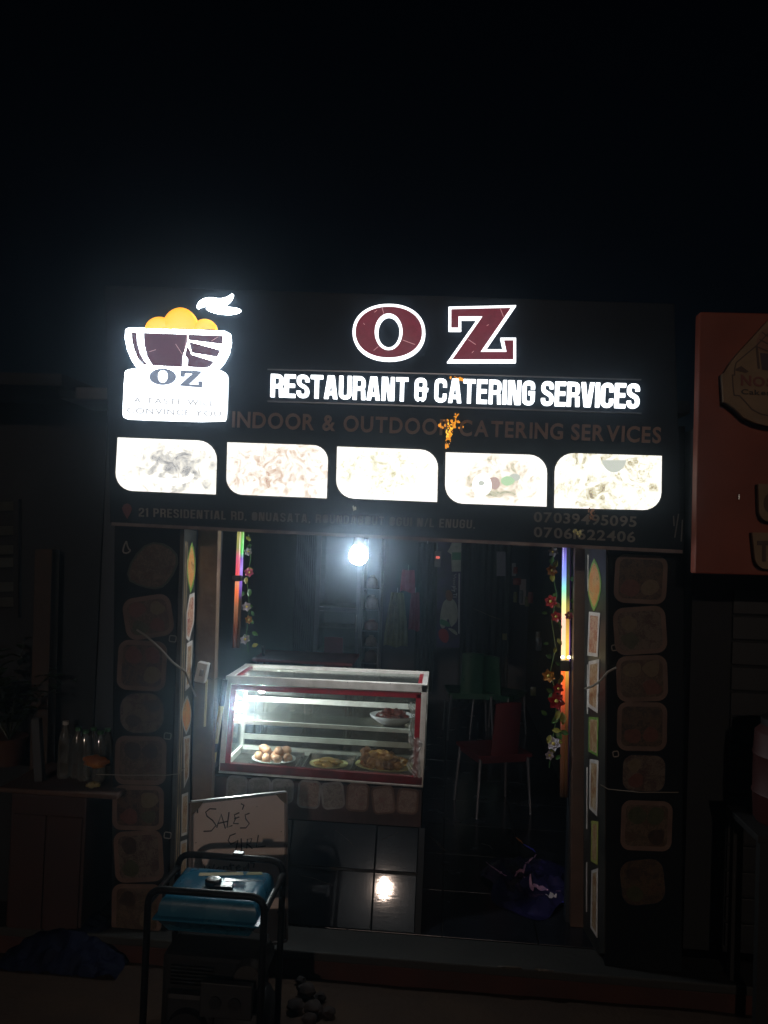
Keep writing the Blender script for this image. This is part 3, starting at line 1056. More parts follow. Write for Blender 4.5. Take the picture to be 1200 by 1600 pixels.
# bowl logo at the left end
lq = lambda pts: [Vector((170 + x * .191667, 440 + y * .191667)) for x, y in pts]
plate = lq(smooth_loop([(140, 770), (150, 728), (215, 716), (905, 722), (970, 756), (978, 800), (968, 1105), (948, 1152), (190, 1130), (134, 1116), (126, 1075)], 1))
logo = MB().prism([FS(p.x, p.y, .020) for p in plate], (0, .0195, 0)).build('bowl_logo', WHITE_LED_LOGO, sign)
pi_ = inset(plate, 4.5)
MB().ringp([FS(p.x, p.y, .0205) for p in inset(plate, .3)], [FS(p.x, p.y, .0205) for p in pi_], (0, .0015, 0)).build('added_glow_rim', WHITE_LED_BOWL, logo)  # glowing rim added to strengthen the glow round the logo plate
bowl = lq([(152, 400), (180, 385), (400, 393), (700, 403), (955, 412), (995, 432), (1003, 500), (985, 590), (945, 665), (885, 735), (840, 770), (300, 755), (245, 715), (200, 645), (165, 560), (147, 470)])
MB().prism([FS(p.x, p.y, .024) for p in bowl], (0, .0235, 0)).build('lit_bowl', WHITE_LED_BOWL, logo)
for pts in ([(202, 422), (244, 426), (248, 500), (270, 590), (302, 652), (338, 688), (300, 686), (255, 640), (222, 560), (205, 490)],
            [(300, 427), (655, 440), (655, 500), (620, 608), (612, 706), (372, 693), (328, 620), (304, 520)],
            [(660, 441), (942, 451), (939, 520), (664, 486)],
            [(668, 500), (922, 569), (898, 624), (690, 590)],
            [(688, 604), (872, 661), (838, 702), (800, 714), (655, 704), (658, 640), (634, 612), (650, 540), (672, 560)]):
    MB().prism([FS(p.x, p.y, .0265) for p in lq(pts)], (0, .0022, 0)).build('bowl_panel', MAROON_DK, logo)
for a, b in (((652, 445), (632, 590)), ((560, 520), (612, 600)), ((345, 582), (400, 565)), ((850, 495), (905, 460))):
    a, b = lq([a, b])
    MB().bar(FS(a.x, a.y, .0270), FS(b.x, b.y, .0270), .002, .001, (0, 1, 0)).build('scratch', SCR, logo)
for k, (cx, cy, rx, ry) in enumerate([(590, 400, 150, 182), (420, 400, 118, 108), (790, 402, 98, 92)]):
    c = lq([(cx, cy)])[0]
    pts = [p for p in ell(c.x, c.y, rx * .191667, ry * .191667, 40)]
    base = [p for p in pts if p.y <= c.y + .1]
    base.sort(key=lambda p: p.x)
    ctr = FS(c.x, c.y, .030 + .004 * (k == 0))
    mbd = MB()
    rings = []
    for s, dd in ((1, .012), (.96, .022), (.8, .028), (.5, .033), (.2, .035)):
        rings.append([FS(c.x + (p.x - c.x) * s, c.y + (p.y - c.y) * s, dd + .003 * (k == 0)) for p in base])
    n = len(base)
    mbd.add([q for r_ in rings for q in r_] + [ctr], [(i * n + j, i * n + j + 1, (i + 1) * n + j + 1, (i + 1) * n + j) for i in range(4) for j in range(n - 1)] +
            [(4 * n + j, 4 * n + j + 1, 5 * n) for j in range(n - 1)])
    mbd.add([FS(p.x, p.y, .001) for p in base] + rings[0], [(j, j + 1, n + j + 1, n + j) for j in range(n - 1)])
    mbd.build('yellow_dumpling', YELLOW_LED, logo, smooth=True)
steam = lq(smooth_loop([(725, 232), (733, 185), (775, 148), (840, 136), (915, 150), (975, 135), (1026, 98), (1003, 160), (960, 197), (915, 208), (1000, 218), (1060, 226), (1088, 241), (1050, 264),
                        (980, 274), (880, 264), (812, 240), (800, 224), (838, 203), (790, 203), (755, 212)], 1))
MB().prism([FS(p.x, p.y, .020) for p in steam], (0, .0195, 0)).build('lit_steam_wisp', WHITE_LED_BOWL, logo)
go, gi = lq(ell(455, 783, 108, 67, 36, 2.1)), lq(ell(455, 783, 40, 50, 36))
MB().ringp([FS(p.x, p.y, .0268) for p in go], [FS(p.x, p.y, .0268) for p in gi], (0, .0025, 0)).build('logo_letter', SLATE_PRINT, logo)
MB().prism([FS(p.x, p.y, .0272) for p in lq([(597, 728), (782, 738), (668, 845), (745, 849), (742, 820), (778, 822), (775, 873), (588, 856), (692, 762), (640, 758), (630, 786), (597, 783)])], (0, .0025, 0)).build('logo_letter', SLATE_PRINT, logo)
letters('A TASTE WILL', lq([(218, 945), (868, 975), (868, 1020), (216, 990)]), FS, .0215, TAG_PRINT, logo, 'tagline_letter', style='font', gap=.22, space=.5, bold=.014)
letters('CONVINCE YOU', lq([(162, 1028), (925, 1060), (925, 1106), (162, 1078)]), FS, .0215, TAG_PRINT, logo, 'tagline_letter', style='font', gap=.2, space=.4, bold=.014)

# torn vinyl where orange backlight leaks out
LEAK = mat('orange_backlight_leak', (.5, .2, .02), .6, emit=(1.0, .36, .02), estr=1.0)
LEAK2 = mat('bright_backlight_leak', (.6, .4, .05), .6, emit=(1.0, .58, .06), estr=1.5)
rnd = random.Random(5)


def torn(cx0, cy0, cx1, cy1, n, spread, m):
    mb_ = MB()
    for i in range(n):
        s = rnd.random()
        x = cx0 + (cx1 - cx0) * s + rnd.gauss(0, spread)
        y = cy0 + (cy1 - cy0) * s + rnd.gauss(0, spread * .8)
        r_ = rnd.uniform(.4, 1.9)
        a0 = rnd.random() * 6
        mb_.prism([FS(x + math.cos(a0 + k * 1.26) * r_ * rnd.uniform(.6, 1.2), y + math.sin(a0 + k * 1.26) * r_ * 1.5 * rnd.uniform(.6, 1.2), .0095 + i * 1e-5) for k in range(5)], (0, .001, 0))
    o_ = mb_.build('torn_vinyl_spot', m, sign)
    o_['kind'] = 'stuff'
    return o_


torn(713, 646, 697, 700, 70, 2.2, LEAK)
torn(706, 664, 700, 684, 34, 2.4, LEAK2)
torn(690, 662, 725, 664, 26, 5.0, LEAK)
torn(708, 590, 728, 594, 22, 2.0, LEAK)
FAINT = mat('faint_backlight_leak', (.2, .1, .05), .6, emit=(.5, .2, .08), estr=.16)
torn(922, 796, 926, 812, 22, 2.0, FAINT)
torn(898, 826, 906, 836, 16, 2.4, mat('faint_yellow_leak', (.25, .22, .1), .6, emit=(.5, .42, .15), estr=.2))
torn(553, 786, 554, 796, 10, 1.2, mat('pale_leak', (.3, .3, .25), .6, emit=(.6, .6, .5), estr=.3))
WRAP = mat('peeling_wrap', (.4, .4, .38), .4)
for a, b in (((1060, 803), (1054, 840)), ((1066, 812), (1064, 846)), ((1052, 806), (1053, 822))):
    MB().bar(FS(*a, .004), FS(*b, .004), .005, .003, (0, 1, 0)).build('peeling_strip', mat('peel_grey', (.12, .12, .11), .4), sign)


# ================================================================== COUNTER AND GLASS FOOD CASE
YC = 4.32
cA, cB = P(343, 1205, YC), P(661, 1228, YC)          # bottom front corners of the case
cTop = P(511, 1063, YC).z
ctz = (cA.z + cB.z) / 2                              # counter top height
bl0, br0 = P(330, 1449, 4.135), P(652, 1449, 4.135)
cnt = thing('tiled_counter', ((cA.x + cB.x) / 2, 4.5, 0), 'low counter faced with glossy black marble tiles under the glass food case', 'counter')
xl, xr = cA.x - .03, cB.x - .005
ytop, zt = 4.302, P(500, 1283, 4.30).z               # upper edge of the sloping tiled front
MORT = mat('counter_dark_mortar', (.008, .008, .009), .8)
MB().hexa([(xl, 4.176, .001), (xr, 4.176, .001), (xr, 4.74, .001), (xl, 4.74, .001)],
          [(xl, ytop + .036, zt), (xr, ytop + .036, zt), (xr, 4.74, zt), (xl, 4.74, zt)]).build('counter_body', MORT, cnt)
MB().hexa([(xl, ytop + .02, zt + .002), (xr, ytop + .02, zt + .002), (xr, 4.74, zt + .002), (xl, 4.74, zt + .002)],
          [(xl, ytop + .02, ctz - .012), (xr, ytop + .02, ctz - .012), (xr, 4.74, ctz - .012), (xl, 4.74, ctz - .012)]).build('counter_top', MORT, cnt)
# sloping front: rows of tiles
f0, f1 = Vector((0, 4.138, .006)), Vector((0, ytop - .003, zt))
sl_ = f1 - f0
fn = Vector((0, -sl_.z, sl_.y)).normalized()
seam = .55
xs = [xl + .0, P(446, 1400, 4.16).x, P(582, 1400, 4.16).x, P(650, 1400, 4.16).x]
for j, (v0, v1) in enumerate(((.0, seam - .012), (seam + .012, 1.0))):
    for i in range(3):
        x0, x1 = xs[i] + .0025, xs[i + 1] - .0025
        q = [Vector((x, 0, 0)) + f0 + sl_ * v for x, v in ((x0, v0), (x1, v0), (x1, v1), (x0, v1))]
        jit = fn * (.0012 * random.random())
        MB().hexa([p + jit - fn * .016 for p in q], [p + jit for p in q]).build('front_tile', MARBLE, cnt, bevel=.0025)
MB().bar(Vector((xs[0], 0, 0)) + f0 + sl_ * seam + fn * .002, Vector((xs[3], 0, 0)) + f0 + sl_ * seam + fn * .002, .012, .014, fn).build('tile_ledge', BLACK_PAINT, cnt)
MB().bar(Vector((xs[3] + .016, 0, 0)) + f0 - fn * .004, Vector((xs[3] + .016, 0, 0)) + f1 - fn * .004, .030, .02, fn).build('corner_shadow_strip', MORT, cnt)  # dark strip put where the counter's corner shadow falls
for path in ([(524, 1297), (536, 1306), (548, 1316), (552, 1322)], [(470, 1368), (490, 1372), (520, 1384)], [(598, 1312), (612, 1306), (622, 1300)]):
    pts = [PL(x, y, f0 + fn * .0022, fn) for x, y in path]
    MB().tube(pts, .0014, 4).build('marble_vein', VEIN_DK, cnt)
# sticker band below the case
bandY = ytop - .006
MB().hexa([(xl, bandY, zt + .004), (xr, bandY, zt + .004), (xr, bandY + .02, zt + .004), (xl, bandY + .02, zt + .004)],
          [(xl, bandY, ctz - .02), (xr, bandY, ctz - .02), (xr, bandY + .02, ctz - .02), (xl, bandY + .02, ctz - .02)]).build('sticker_band', mat('band_dark_vinyl', (.035, .022, .022), .5, c2=(.06, .03, .03), scale=9), cnt)
BND = plC(bandY - .001)
GREYF = [[(.25, (.05, .05, .05)), (.5, (.16, .15, .14)), (.65, (.10, .08, .07)), (.85, (.24, .22, .20)), (.95, (.12, .10, .10))],
         [(.25, (.08, .03, .03)), (.5, (.20, .09, .08)), (.65, (.14, .10, .08)), (.85, (.26, .20, .17)), (.95, (.14, .06, .05))]]
for k, (cx, cy, w_, h_, rot) in enumerate([(370, 1233, 33, 42, 4), (406, 1234, 36, 38, -2), (441, 1236, 36, 38, 3), (483, 1241, 36, 44, 5), (520, 1243, 36, 42, -6), (559, 1246, 36, 44, 4), (599, 1250, 36, 44, -7), (637, 1252, 34, 40, 5)]):
    sticker(cnt, rrect(cx, cy, w_, h_, rot, 9), BND, mat('sticker_grey_border', (.22, .21, .20), .5, c2=(.13, .12, .12), scale=20) if k < 5 else FRAME_PRINT,
            food_print('band_food%d' % k, GREYF[0 if k in (0, 1, 2, 4) else 1], 24, k + 40.0), 3.2)

# glass case
case = thing('food_display_case', ((cA.x + cB.x) / 2, YC + .195, ctz), 'glass food display case in a white frame with red edging on the counter', 'display case')
DP = .39
FBL, FBR, FTL, FTR = P(343, 1203, YC), P(661, 1226, YC), P(354, 1056, YC), P(668, 1070, YC)
FBL.z = max(FBL.z, ctz)
bk = Vector((0, DP, 0))
tk = .030
CASE_F = [FBL, FBR, FTR, FTL]
inw = lambda a, b: (b - a).normalized()


def bar_part(a, b, wx, wy, m, name, bevel=.002, upv=(0, 0, 1)):
    return MB().bar(a, b, wx, wy, upv).build(name, m, case, bevel=bevel)


zb = Vector((0, 0, 1))
for s, a, b in ((0, FBL, FTL), (1, FBR, FTR)):
    sx = Vector((tk / 2 if s == 0 else -tk / 2, 0, 0))
    for off in (Vector((0, 0, 0)), bk):
        bar_part(a + sx + off, b + sx + off, tk, tk, ALU_PAINT, 'upright')
    # red edging inside the front uprights
    rx = Vector(((tk + .014) if s == 0 else -(tk + .014), -.002, 0))
    bar_part(a + rx + zb * .03, b + rx - zb * .05, .028, .02, RED_TAPE, 'red_edging')
hz = Vector((0, 0, -tk * .6))
bar_part(FTL + hz, FTR + hz, tk, .042, ALU_PAINT, 'top_rail')
bar_part(FTL + bk + hz * .8, FTR + bk + hz * .8, tk, .036, ALU_PAINT, 'top_rail')
for a, s in ((FTL, 1), (FTR, -1)):
    ox = Vector((s * tk / 2, tk / 2, -.016))
    bar_part(a + ox, a + ox + bk - Vector((0, tk, 0)), tk, .034, ALU_PAINT, 'top_rail')
    ox2 = Vector((s * (tk + .012), tk / 2, -.020))
    bar_part(a + ox2, a + ox2 + bk - Vector((0, tk, 0)), .022, .024, RED_TAPE, 'red_edging')
bar_part(FTL + Vector((tk, -.002, -.058)), FTR + Vector((-tk, -.002, -.058)), .02, .028, RED_TAPE, 'red_edging')
bar_part(FBL + Vector((tk * .2, 0, .022)), FBR + Vector((-tk * .2, 0, .022)), .032, .042, mat('dark_red_bottom_rail', (.15, .012, .020), .4, c2=(.08, .008, .012), scale=14), 'bottom_rail')
bar_part(FBL + Vector((0, -.004, -.006)), FBR + Vector((0, -.004, -.006)), .03, .010, ALU, 'bottom_strip')
bar_part(FBL + bk + Vector((0, 0, .02)), FBR + bk + Vector((0, 0, .02)), tk, .04, ALU_PAINT, 'bottom_rail')
for a, s in ((FBL, 1), (FBR, -1)):
    bar_part(a + Vector((s * tk / 2, tk / 2, .02)), a + Vector((s * tk / 2, DP - tk / 2, .02)), tk, .04, ALU_PAINT, 'bottom_rail')
th = Vector((0, .003, 0))


def pane(p4, off, name='glass_pane', m=CLEAR):
    return MB().prism(p4, off).build(name, m, case)


pane([FBL + Vector((tk, .004, .035)), FBR + Vector((-tk, .004, .035)), FTR + Vector((-tk, .004, -.04)), FTL + Vector((tk, .004, -.04))], (0, .003, 0))
pane([FBL + bk + Vector((tk, .0, .035)), FBR + bk + Vector((-tk, 0, .035)), FTR + bk + Vector((-tk, 0, -.03)), FTL + bk + Vector((tk, 0, -.03))], (0, .003, 0))
pane([FTL + Vector((tk, tk * .5, -.012)), FTR + Vector((-tk, tk * .5, -.012)), FTR + bk + Vector((-tk, -tk * .5, -.012)), FTL + bk + Vector((tk, -tk * .5, -.012))], (0, 0, -.003))
for a, b, s in ((FBL, FTL, 1), (FBR, FTR, -1)):
    pane([a + Vector((s * .012, tk * .6, .04)), a + Vector((s * .012, DP - tk * .6, .04)), b + Vector((s * .012, DP - tk * .6, -.035)), b + Vector((s * .012, tk * .6, -.035))], (s * .003, 0, 0))
# shelf and sliding-door rails at the back
zs = P(512, 1128, YC + .2).z
sl0 = FBL + (FTL - FBL) * ((zs - FBL.z) / (FTL.z - FBL.z))
sr0 = FBR + (FTR - FBR) * ((zs - FBR.z) / (FTR.z - FBR.z))
tilt = 0.0
MB().hexa([Vector((sl0.x + .03, YC + .10, zs - .003)), Vector((sr0.x - .03, YC + .10, zs - .003)), Vector((sr0.x - .03, YC + DP - .03, zs - .003)), Vector((sl0.x + .03, YC + DP - .03, zs - .003))],
          [Vector((sl0.x + .03, YC + .10, zs + .003)), Vector((sr0.x - .03, YC + .10, zs + .003)), Vector((sr0.x - .03, YC + DP - .03, zs + .003)), Vector((sl0.x + .03, YC + DP - .03, zs + .003))]).build('glass_shelf', CLEAR, case)
bar_part(Vector((sl0.x + .02, YC + .095, zs)), Vector((sr0.x - .02, YC + .095, zs)), .012, .022, ALU_PAINT, 'shelf_edge', .001)
for pyl in (1096, 1156):
    zr = P(500, pyl, YC + DP - .02).z
    bar_part(Vector((sl0.x + .03, YC + DP - .03, zr)), Vector((sr0.x - .03, YC + DP - .03, zr)), .014, .030, ALU_PAINT, 'sliding_door_rail', .001)
zf = ctz + .012
MB().box(((FBL.x + FBR.x) / 2, YC + DP / 2, ctz + .006), (FBR.x - FBL.x - .01, DP - .01, .012)).build('case_floor', mat('case_floor_dark', (.03, .035, .03), .3, c2=(.06, .065, .055), scale=9), case)
# screws on the right corner
for x, y in ((655, 1075), (659, 1074), (664, 1077), (610, 1068), (543, 1066)):
    c = P(x, y, YC - .0155)
    MB().tube([c, c + Vector((0, .003, 0))], .003, 8).build('screw', STEEL, case)

# three steel food trays
trays = []
for k, (x0, x1) in enumerate(((362, 468), (478, 552), (556, 652))):
    a, b = P(x0, 1185, YC + .18).x, P(x1, 1190, YC + .18).x
    y0, y1, z0 = YC + .05, YC + .33, zf + .001
    t = thing('food_tray', ((a + b) / 2, (y0 + y1) / 2, z0), ['wide steel tray under the plate of eggs', 'dark steel tray under the plate of flat pastries', 'dark steel tray under the yellow platter of fried meat'][k], 'tray', 'food trays in the glass case')
    MB().box(((a + b) / 2, (y0 + y1) / 2, z0 + .002), (b - a, y1 - y0, .004)).build('tray_base', mat('tray_dark_steel', (.10, .10, .095), .3, metal=.6, c2=(.05, .05, .05), scale=15), t)
    for p, q in (((a, y0), (b, y0)), ((b, y0), (b, y1)), ((b, y1), (a, y1)), ((a, y1), (a, y0))):
        MB().bar((p[0], p[1], z0 + .014), (q[0], q[1], z0 + .014), .004, .028).build('tray_wall', STEEL, t)
    trays.append((a, b, z0 + .005))


# plates and food
def plate(name, cx, cy, rx, ry, z, m, label, depth=.016):
    c = Vector((cx, cy, z))
    prof = [(.001, .0), (.55, .0), (.62, .003), (.85, depth * .8), (1.0, depth), (1.0, depth + .003), (.84, depth * .8 + .004), (.6, .006), (.001, .006)]
    o_ = MB().lathe([(r * rx, zz) for r, zz in prof], c, 36, 1, ry / rx).build(name, m, smooth=True)
    return tag(o_, label, 'plate')


PLW = mat('white_china', (.72, .72, .70), .25)
PLY = mat('yellow_melamine', (.78, .68, .32), .3)
EGG = mat('brown_eggshell', (.52, .27, .16), .45, c2=(.60, .34, .22), scale=30)
zp = zf + .008
c1 = P(428, 1181, YC + .19)
plate('egg_plate', c1.x, YC + .19, .125, .105, zp, PLW, 'white plate heaped with brown eggs in the glass case', .018)
rnd = random.Random(3)
spots = [(x * 1.42, y * 1.2, l) for x, y, l in [(-.060, -.01, 0), (-.022, -.045, 0), (.020, -.045, 0), (.058, -.015, 0), (.0, .005, 0), (-.035, .035, 0), (.035, .035, 0), (-.030, -.004, 1), (.018, .0, 1), (.046, .018, 1), (-.046, .024, 1)]]
for x, y, l in spots:
    rr = rnd.uniform(.0235, .0275)
    rot = Matrix.Rotation(rnd.uniform(0, 6), 3, 'Z') @ Matrix.Rotation(rnd.uniform(.9, 1.5), 3, 'X')
    e = MB()
    e.blob((0, 0, 0), (rr, rr, rr * 1.25), 16, 10)
    for v in e.v:
        v.xy *= 1 - .10 * v.z / rr
    e.v = [rot @ v + Vector((c1.x + x, YC + .19 + y, zp + .031 + l * .030)) for v in e.v]
    tag(e.build('egg', EGG, smooth=True), 'brown boiled egg heaped on the white plate in the glass case', 'egg', 'boiled eggs on the white plate')
PASTRY = mat('golden_pastry', (.50, .28, .09), .5, c2=(.62, .42, .18), scale=25, bump=.4, bscale=60)
c2 = P(514, 1188, YC + .16)
plate('pastry_plate', c2.x, YC + .16, .108, .09, zp, PLY, 'small yellow plate with golden flat pastries in the middle of the glass case')
for x, y, l, a in ((-.04, .0, 0, .3), (.03, .015, 0, 1.2), (.0, -.035, 0, 2.2), (-.015, .01, 1, .8), (.04, -.015, 1, 2.6)):
    m_ = MB().blob((c2.x + x, YC + .16 + y, zp + .018 + l * .017), (.045, .032, .011), 18, 8, .22, 20, Matrix.Rotation(a, 3, 'Z'))
    tag(m_.build('pastry', PASTRY, smooth=True), 'golden flat fried pastry on the small yellow plate', 'pastry', 'pastries on the yellow plate')
c3 = P(603, 1188, YC + .17)
plate('meat_platter', c3.x, YC + .17, .172, .125, zp, PLY, 'large yellow oval platter of fried meat at the right of the glass case', .026)
FRIED = mat('fried_meat', (.34, .13, .035), .38, c2=(.66, .34, .10), scale=22, bump=.6, bscale=45, coat=.2)
FRIED_DK = mat('dark_fried_meat', (.18, .06, .02), .35, c2=(.40, .17, .06), scale=22, bump=.6, bscale=45, coat=.2)
for k, (x, y, z, sx, sy, sz) in enumerate([(-.11, -.01, .035, .035, .04, .035), (-.075, -.04, .03, .035, .03, .028), (-.03, -.045, .03, .038, .03, .03), (.015, -.05, .03, .035, .03, .026), (-.06, .02, .05, .045, .04, .034),
                                           (-.01, .01, .06, .05, .04, .036), (.04, -.01, .04, .04, .036, .03), (.07, -.035, .025, .035, .03, .02), (.08, .02, .03, .04, .035, .025), (-.115, .035, .06, .03, .03, .035), (.02, .045, .05, .05, .03, .03)]):
    m_ = MB().blob((c3.x + x, YC + .17 + y, zp + .008 + z), (sx, sy, sz), 18, 10, .55, 30, Matrix.Rotation(k * 1.1, 3, 'Z'))
    tag(m_.build('fried_piece', FRIED if k % 3 else FRIED_DK, smooth=True), 'browned fried meat piece heaped on the large yellow platter', 'meat', 'fried pieces on the yellow platter')
c4 = P(613, 1128, YC + .22)
bw = MB().lathe([(.001, 0), (.06, 0), (.085, .012), (.118, .035), (.128, .050), (.128, .053), (.115, .038), (.08, .016), (.001, .006)], Vector((c4.x, YC + .22, zs + .004)), 36, 1, .8).build('meat_bowl', mat('white_enamel', (.6, .6, .62), .25), smooth=True)
tag(bw, 'white bowl of dark red stewed meat on the upper glass shelf', 'bowl')
STEW = mat('dark_red_stew_meat', (.06, .008, .006), .25, c2=(.14, .02, .012), scale=20, bump=.5, bscale=40, coat=.4)
for k, (x, y, z) in enumerate([(-.06, 0, .045), (-.03, -.04, .044), (.02, -.045, .044), (.06, -.01, .044), (-.025, .02, .06), (.02, 0, .062), (.04, .035, .052)]):
    m_ = MB().blob((c4.x + x, YC + .22 + y, zs + z + .004), (.034, .03, .022), 16, 9, .5, 30, Matrix.Rotation(k, 3, 'Z'))
    tag(m_.build('stew_meat', STEW, smooth=True), 'dark red glossy meat chunk in the bowl on the upper shelf', 'meat', 'stewed meat in the shelf bowl')
# crumpled clear bag pushed into the right end of the case and hanging over the frame
for nm, pth, wd, lab in (('plastic_bag', [(645, 1098), (650, 1112), (646, 1128), (648, 1146), (643, 1160)], .028, 'crumpled clear plastic bag beside the bowl inside the right end of the case'),
                         ('plastic_bag', [(646, 1152), (651, 1164), (650, 1178), (646, 1195), (652, 1214)], .030, 'crumpled white plastic bag hanging over the right corner of the case')):
    inside = pth[0][1] < 1100
    Yb = YC + .06 if inside else YC - .026
    pts = [P(x, y, Yb) for x, y in pth]

    def fnb(u, v, pts=pts, wd=wd, Yb=Yb, inside=inside):
        s = v * (len(pts) - 1)
        i = min(int(s), len(pts) - 2)
        p = pts[i].lerp(pts[i + 1], s - i)
        k = wd * (.55 + .65 * math.sin(v * 5.2 + .8) ** 2)
        q = Vector((p.x + (u - .5) * 2 * k, Yb, p.z)) + Vector((0, -.010 + .010 * noise.noise(Vector((u * 7, v * 9, Yb * 7))), .012 * noise.noise(Vector((u * 5, v * 6, 4)))))
        return q
    o_ = MB().grid(fnb, 12, 24).build(nm, mat('milky_plastic_bag', (.55, .55, .53), .3, alpha=.55, coat=.3), smooth=False)
    tag(o_, lab, 'bag')

# LED bulb fixed inside the left end of the case
BULB_C = mat('lit_case_bulb', (.9, .9, .9), .3, emit=(.95, .98, 1.0), estr=1000)
cb = P(371, 1103, YC + .12)
lamp = thing('case_lamp', (cb.x - .03, cb.y, cb.z), 'bright white LED bulb fixed inside the left end of the glass case', 'lamp')
ax = Vector((.80, -.15, -.58)).normalized()


def bulb(c, axis, r, m, sm, parent):
    """pear shaped LED bulb with a plastic collar, pointing along axis"""
    rotm = axis.to_track_quat('Z', 'Y').to_matrix()
    prof = [(.001, 1.0), (.35, .95), (.70, .72), (.95, .30), (1.0, 0), (.95, -.3), (.78, -.7), (.62, -.98)]
    b_ = MB().lathe([(a * r, z * r) for a, z in prof[::-1]], (0, 0, 0), 18)
    b_.v = [rotm @ v + c for v in b_.v]
    o1 = b_.build('bulb_globe', m, parent, smooth=True)
    s_ = MB().lathe([(a * r, z * r) for a, z in ((.45, -2.1), (.5, -1.9), (.62, -1.0))], (0, 0, 0), 18)
    s_.v = [rotm @ v + c for v in s_.v]
    o2 = s_.build('bulb_collar', sm, parent, smooth=True)
    return o1, o2


bulb(cb + ax * .012, ax, .026, BULB_C, mat('white_collar', (.6, .6, .6), .4), lamp)
wire = thing('lamp_wire', P(337, 1100, 4.27), 'thin black wire looping from the white switch box to the case lamp', 'wire')
MB().tube([P(322, 1056, 4.19), P(332, 1062, 4.2), P(342, 1060, 4.24), P(352, 1060, 4.3), P(357, 1075, 4.36), P(362, 1095, 4.4)], .0022, 5).build('wire', BLACK_PLASTIC, wire)

# main bulb hanging inside the doorway
BULB_M = mat('lit_door_bulb', (.9, .9, .9), .3, emit=(.93, .97, 1.0), estr=250)
mbp = P(560, 868, 4.17)
lamp = thing('ceiling_lamp', (mbp.x, mbp.y, mbp.z - .04), 'dazzling white bulb hanging just behind the sign above the food case', 'lamp')
bulb(mbp, Vector((0, -.1, -1)).normalized(), .048, BULB_M, mat('white_collar', (.6, .6, .6), .4), lamp)
MB().tube([mbp + Vector((0, .01, .08)), mbp + Vector((0, .02, .3)), (mbp.x, mbp.y + .02, 2.68)], .003, 6).build('flex', BLACK_PLASTIC, lamp)


# ================================================================== RAINBOW LIGHT TUBES, GARLANDS
def rainbow(name, cols, estr):
    m, t, b = nt(name)
    tc = t.nodes.new('ShaderNodeTexCoord')
    sp = t.nodes.new('ShaderNodeSeparateXYZ')
    t.links.new(tc.outputs['Generated'], sp.inputs[0])
    r = ramp_node(t, cols)
    t.links.new(sp.outputs[2], r.inputs[0])
    t.links.new(r.outputs[0], b.inputs['Emission Color'])
    b.inputs['Emission Strength'].default_value = estr
    b.inputs['Base Color'].default_value = (.03, .02, .015, 1)
    b.inputs['Roughness'].default_value = .25
    return m


def light_tube(pth, Y, rad, mats, clamps, label, px_off):
    t = thing('light_tube', P(*pth[-1], Y), label, 'light tube')
    a, b = P(*pth[0], Y), P(*pth[-1], Y)
    t.location = b
    ROOT[t.name] = b
    for k, m in enumerate(mats):
        off = Vector((px_off[k], 0, 0))
        MB().tube([a.lerp(b, i / 12) + off for i in range(13)], rad[k], 10).build('glowing_tube', m, t, smooth=True)
    for y0, y1, x in clamps:
        c0, c1 = P(x, y0, Y - .012), P(x, y1, Y - .012)
        MB().bar(c0, c1, .050, .05, (0, 1, 0)).build('clamp', BLACK_PLASTIC, t, bevel=.005)
    return t


r1 = rainbow('rainbow_tube_a', [(.0, (.0, .0, .0)), (.26, (.03, .010, .004)), (.34, (.16, .022, .008)), (.42, (.55, .06, .015)), (.50, (1., .16, .02)), (.565, (1., .75, .35)), (.60, (1., .6, .35)), (.70, (1., .5, .38)), (.76, (.75, .8, .25)), (.82, (.25, .75, .5)), (.88, (.2, .3, .9)), (.96, (.14, .12, .45)), (1.0, (.05, .04, .12))], 1.6)
r2 = rainbow('rainbow_tube_b', [(.0, (.0, .0, .0)), (.28, (.03, .012, .003)), (.42, (.25, .08, .02)), (.54, (1., .5, .05)), (.60, (1., .62, .08)), (.70, (.5, .26, .05)), (.76, (.25, .2, .04)), (.80, (.03, .05, .02)), (1.0, (.01, .01, .03))], 1.2)
r3 = rainbow('rainbow_tube_c', [(.0, (.0, .0, .0)), (.47, (.01, .0, .02)), (.54, (.2, .06, .5)), (.62, (.3, .07, .5)), (.70, (.03, .0, .05)), (1, (.0, .0, .0))], 1.0)
light_tube([(884, 852), (880, 1245)], 4.42, (.013, .012, .006), (r1, r2, r3), [(1031, 1048, 882)], 'rainbow coloured light tube glowing on the right door post among flowers', (-.006, .012, .022))
l1 = rainbow('rainbow_tube_d', [(.0, (.01, .002, .0)), (.16, (.06, .012, .005)), (.34, (.25, .10, .045)), (.48, (.9, .18, .05)), (.54, (.8, .3, .15)), (.62, (.8, .08, .1)), (.76, (.7, .12, .22)), (.84, (.3, .32, .1)), (.93, (.4, .38, .12)), (1, (.2, .18, .05))], 1.1)
l2 = rainbow('rainbow_tube_e', [(.0, (.0, .0, .0)), (.40, (.02, .01, .005)), (.55, (.25, .12, .6)), (.66, (.45, .3, .95)), (.75, (.22, .1, .55)), (.80, (.08, .7, .12)), (.9, (.15, .6, .12)), (1, (.2, .3, .06))], 1.1)
light_tube([(376, 826), (368, 1012)], 4.40, (.012, .008), (l1, l2), [(899, 908, 371)], 'short rainbow light tube glowing on the left door edge above the case', (-.006, .014))
for x, y in ((879, 1027), (889, 1027)):
    c = P(x, y, 4.40)
    # bright lamp heads at the clamp
    par = [o for o in bpy.data.objects if o.name.startswith('light_tube')][0]
    MB().blob(c, (.010, .008, .008), 10, 6).build('lamp_head', mat('lit_tube_head', (.9, .9, .6), .3, emit=(1, .85, .45), estr=9), par, smooth=True)


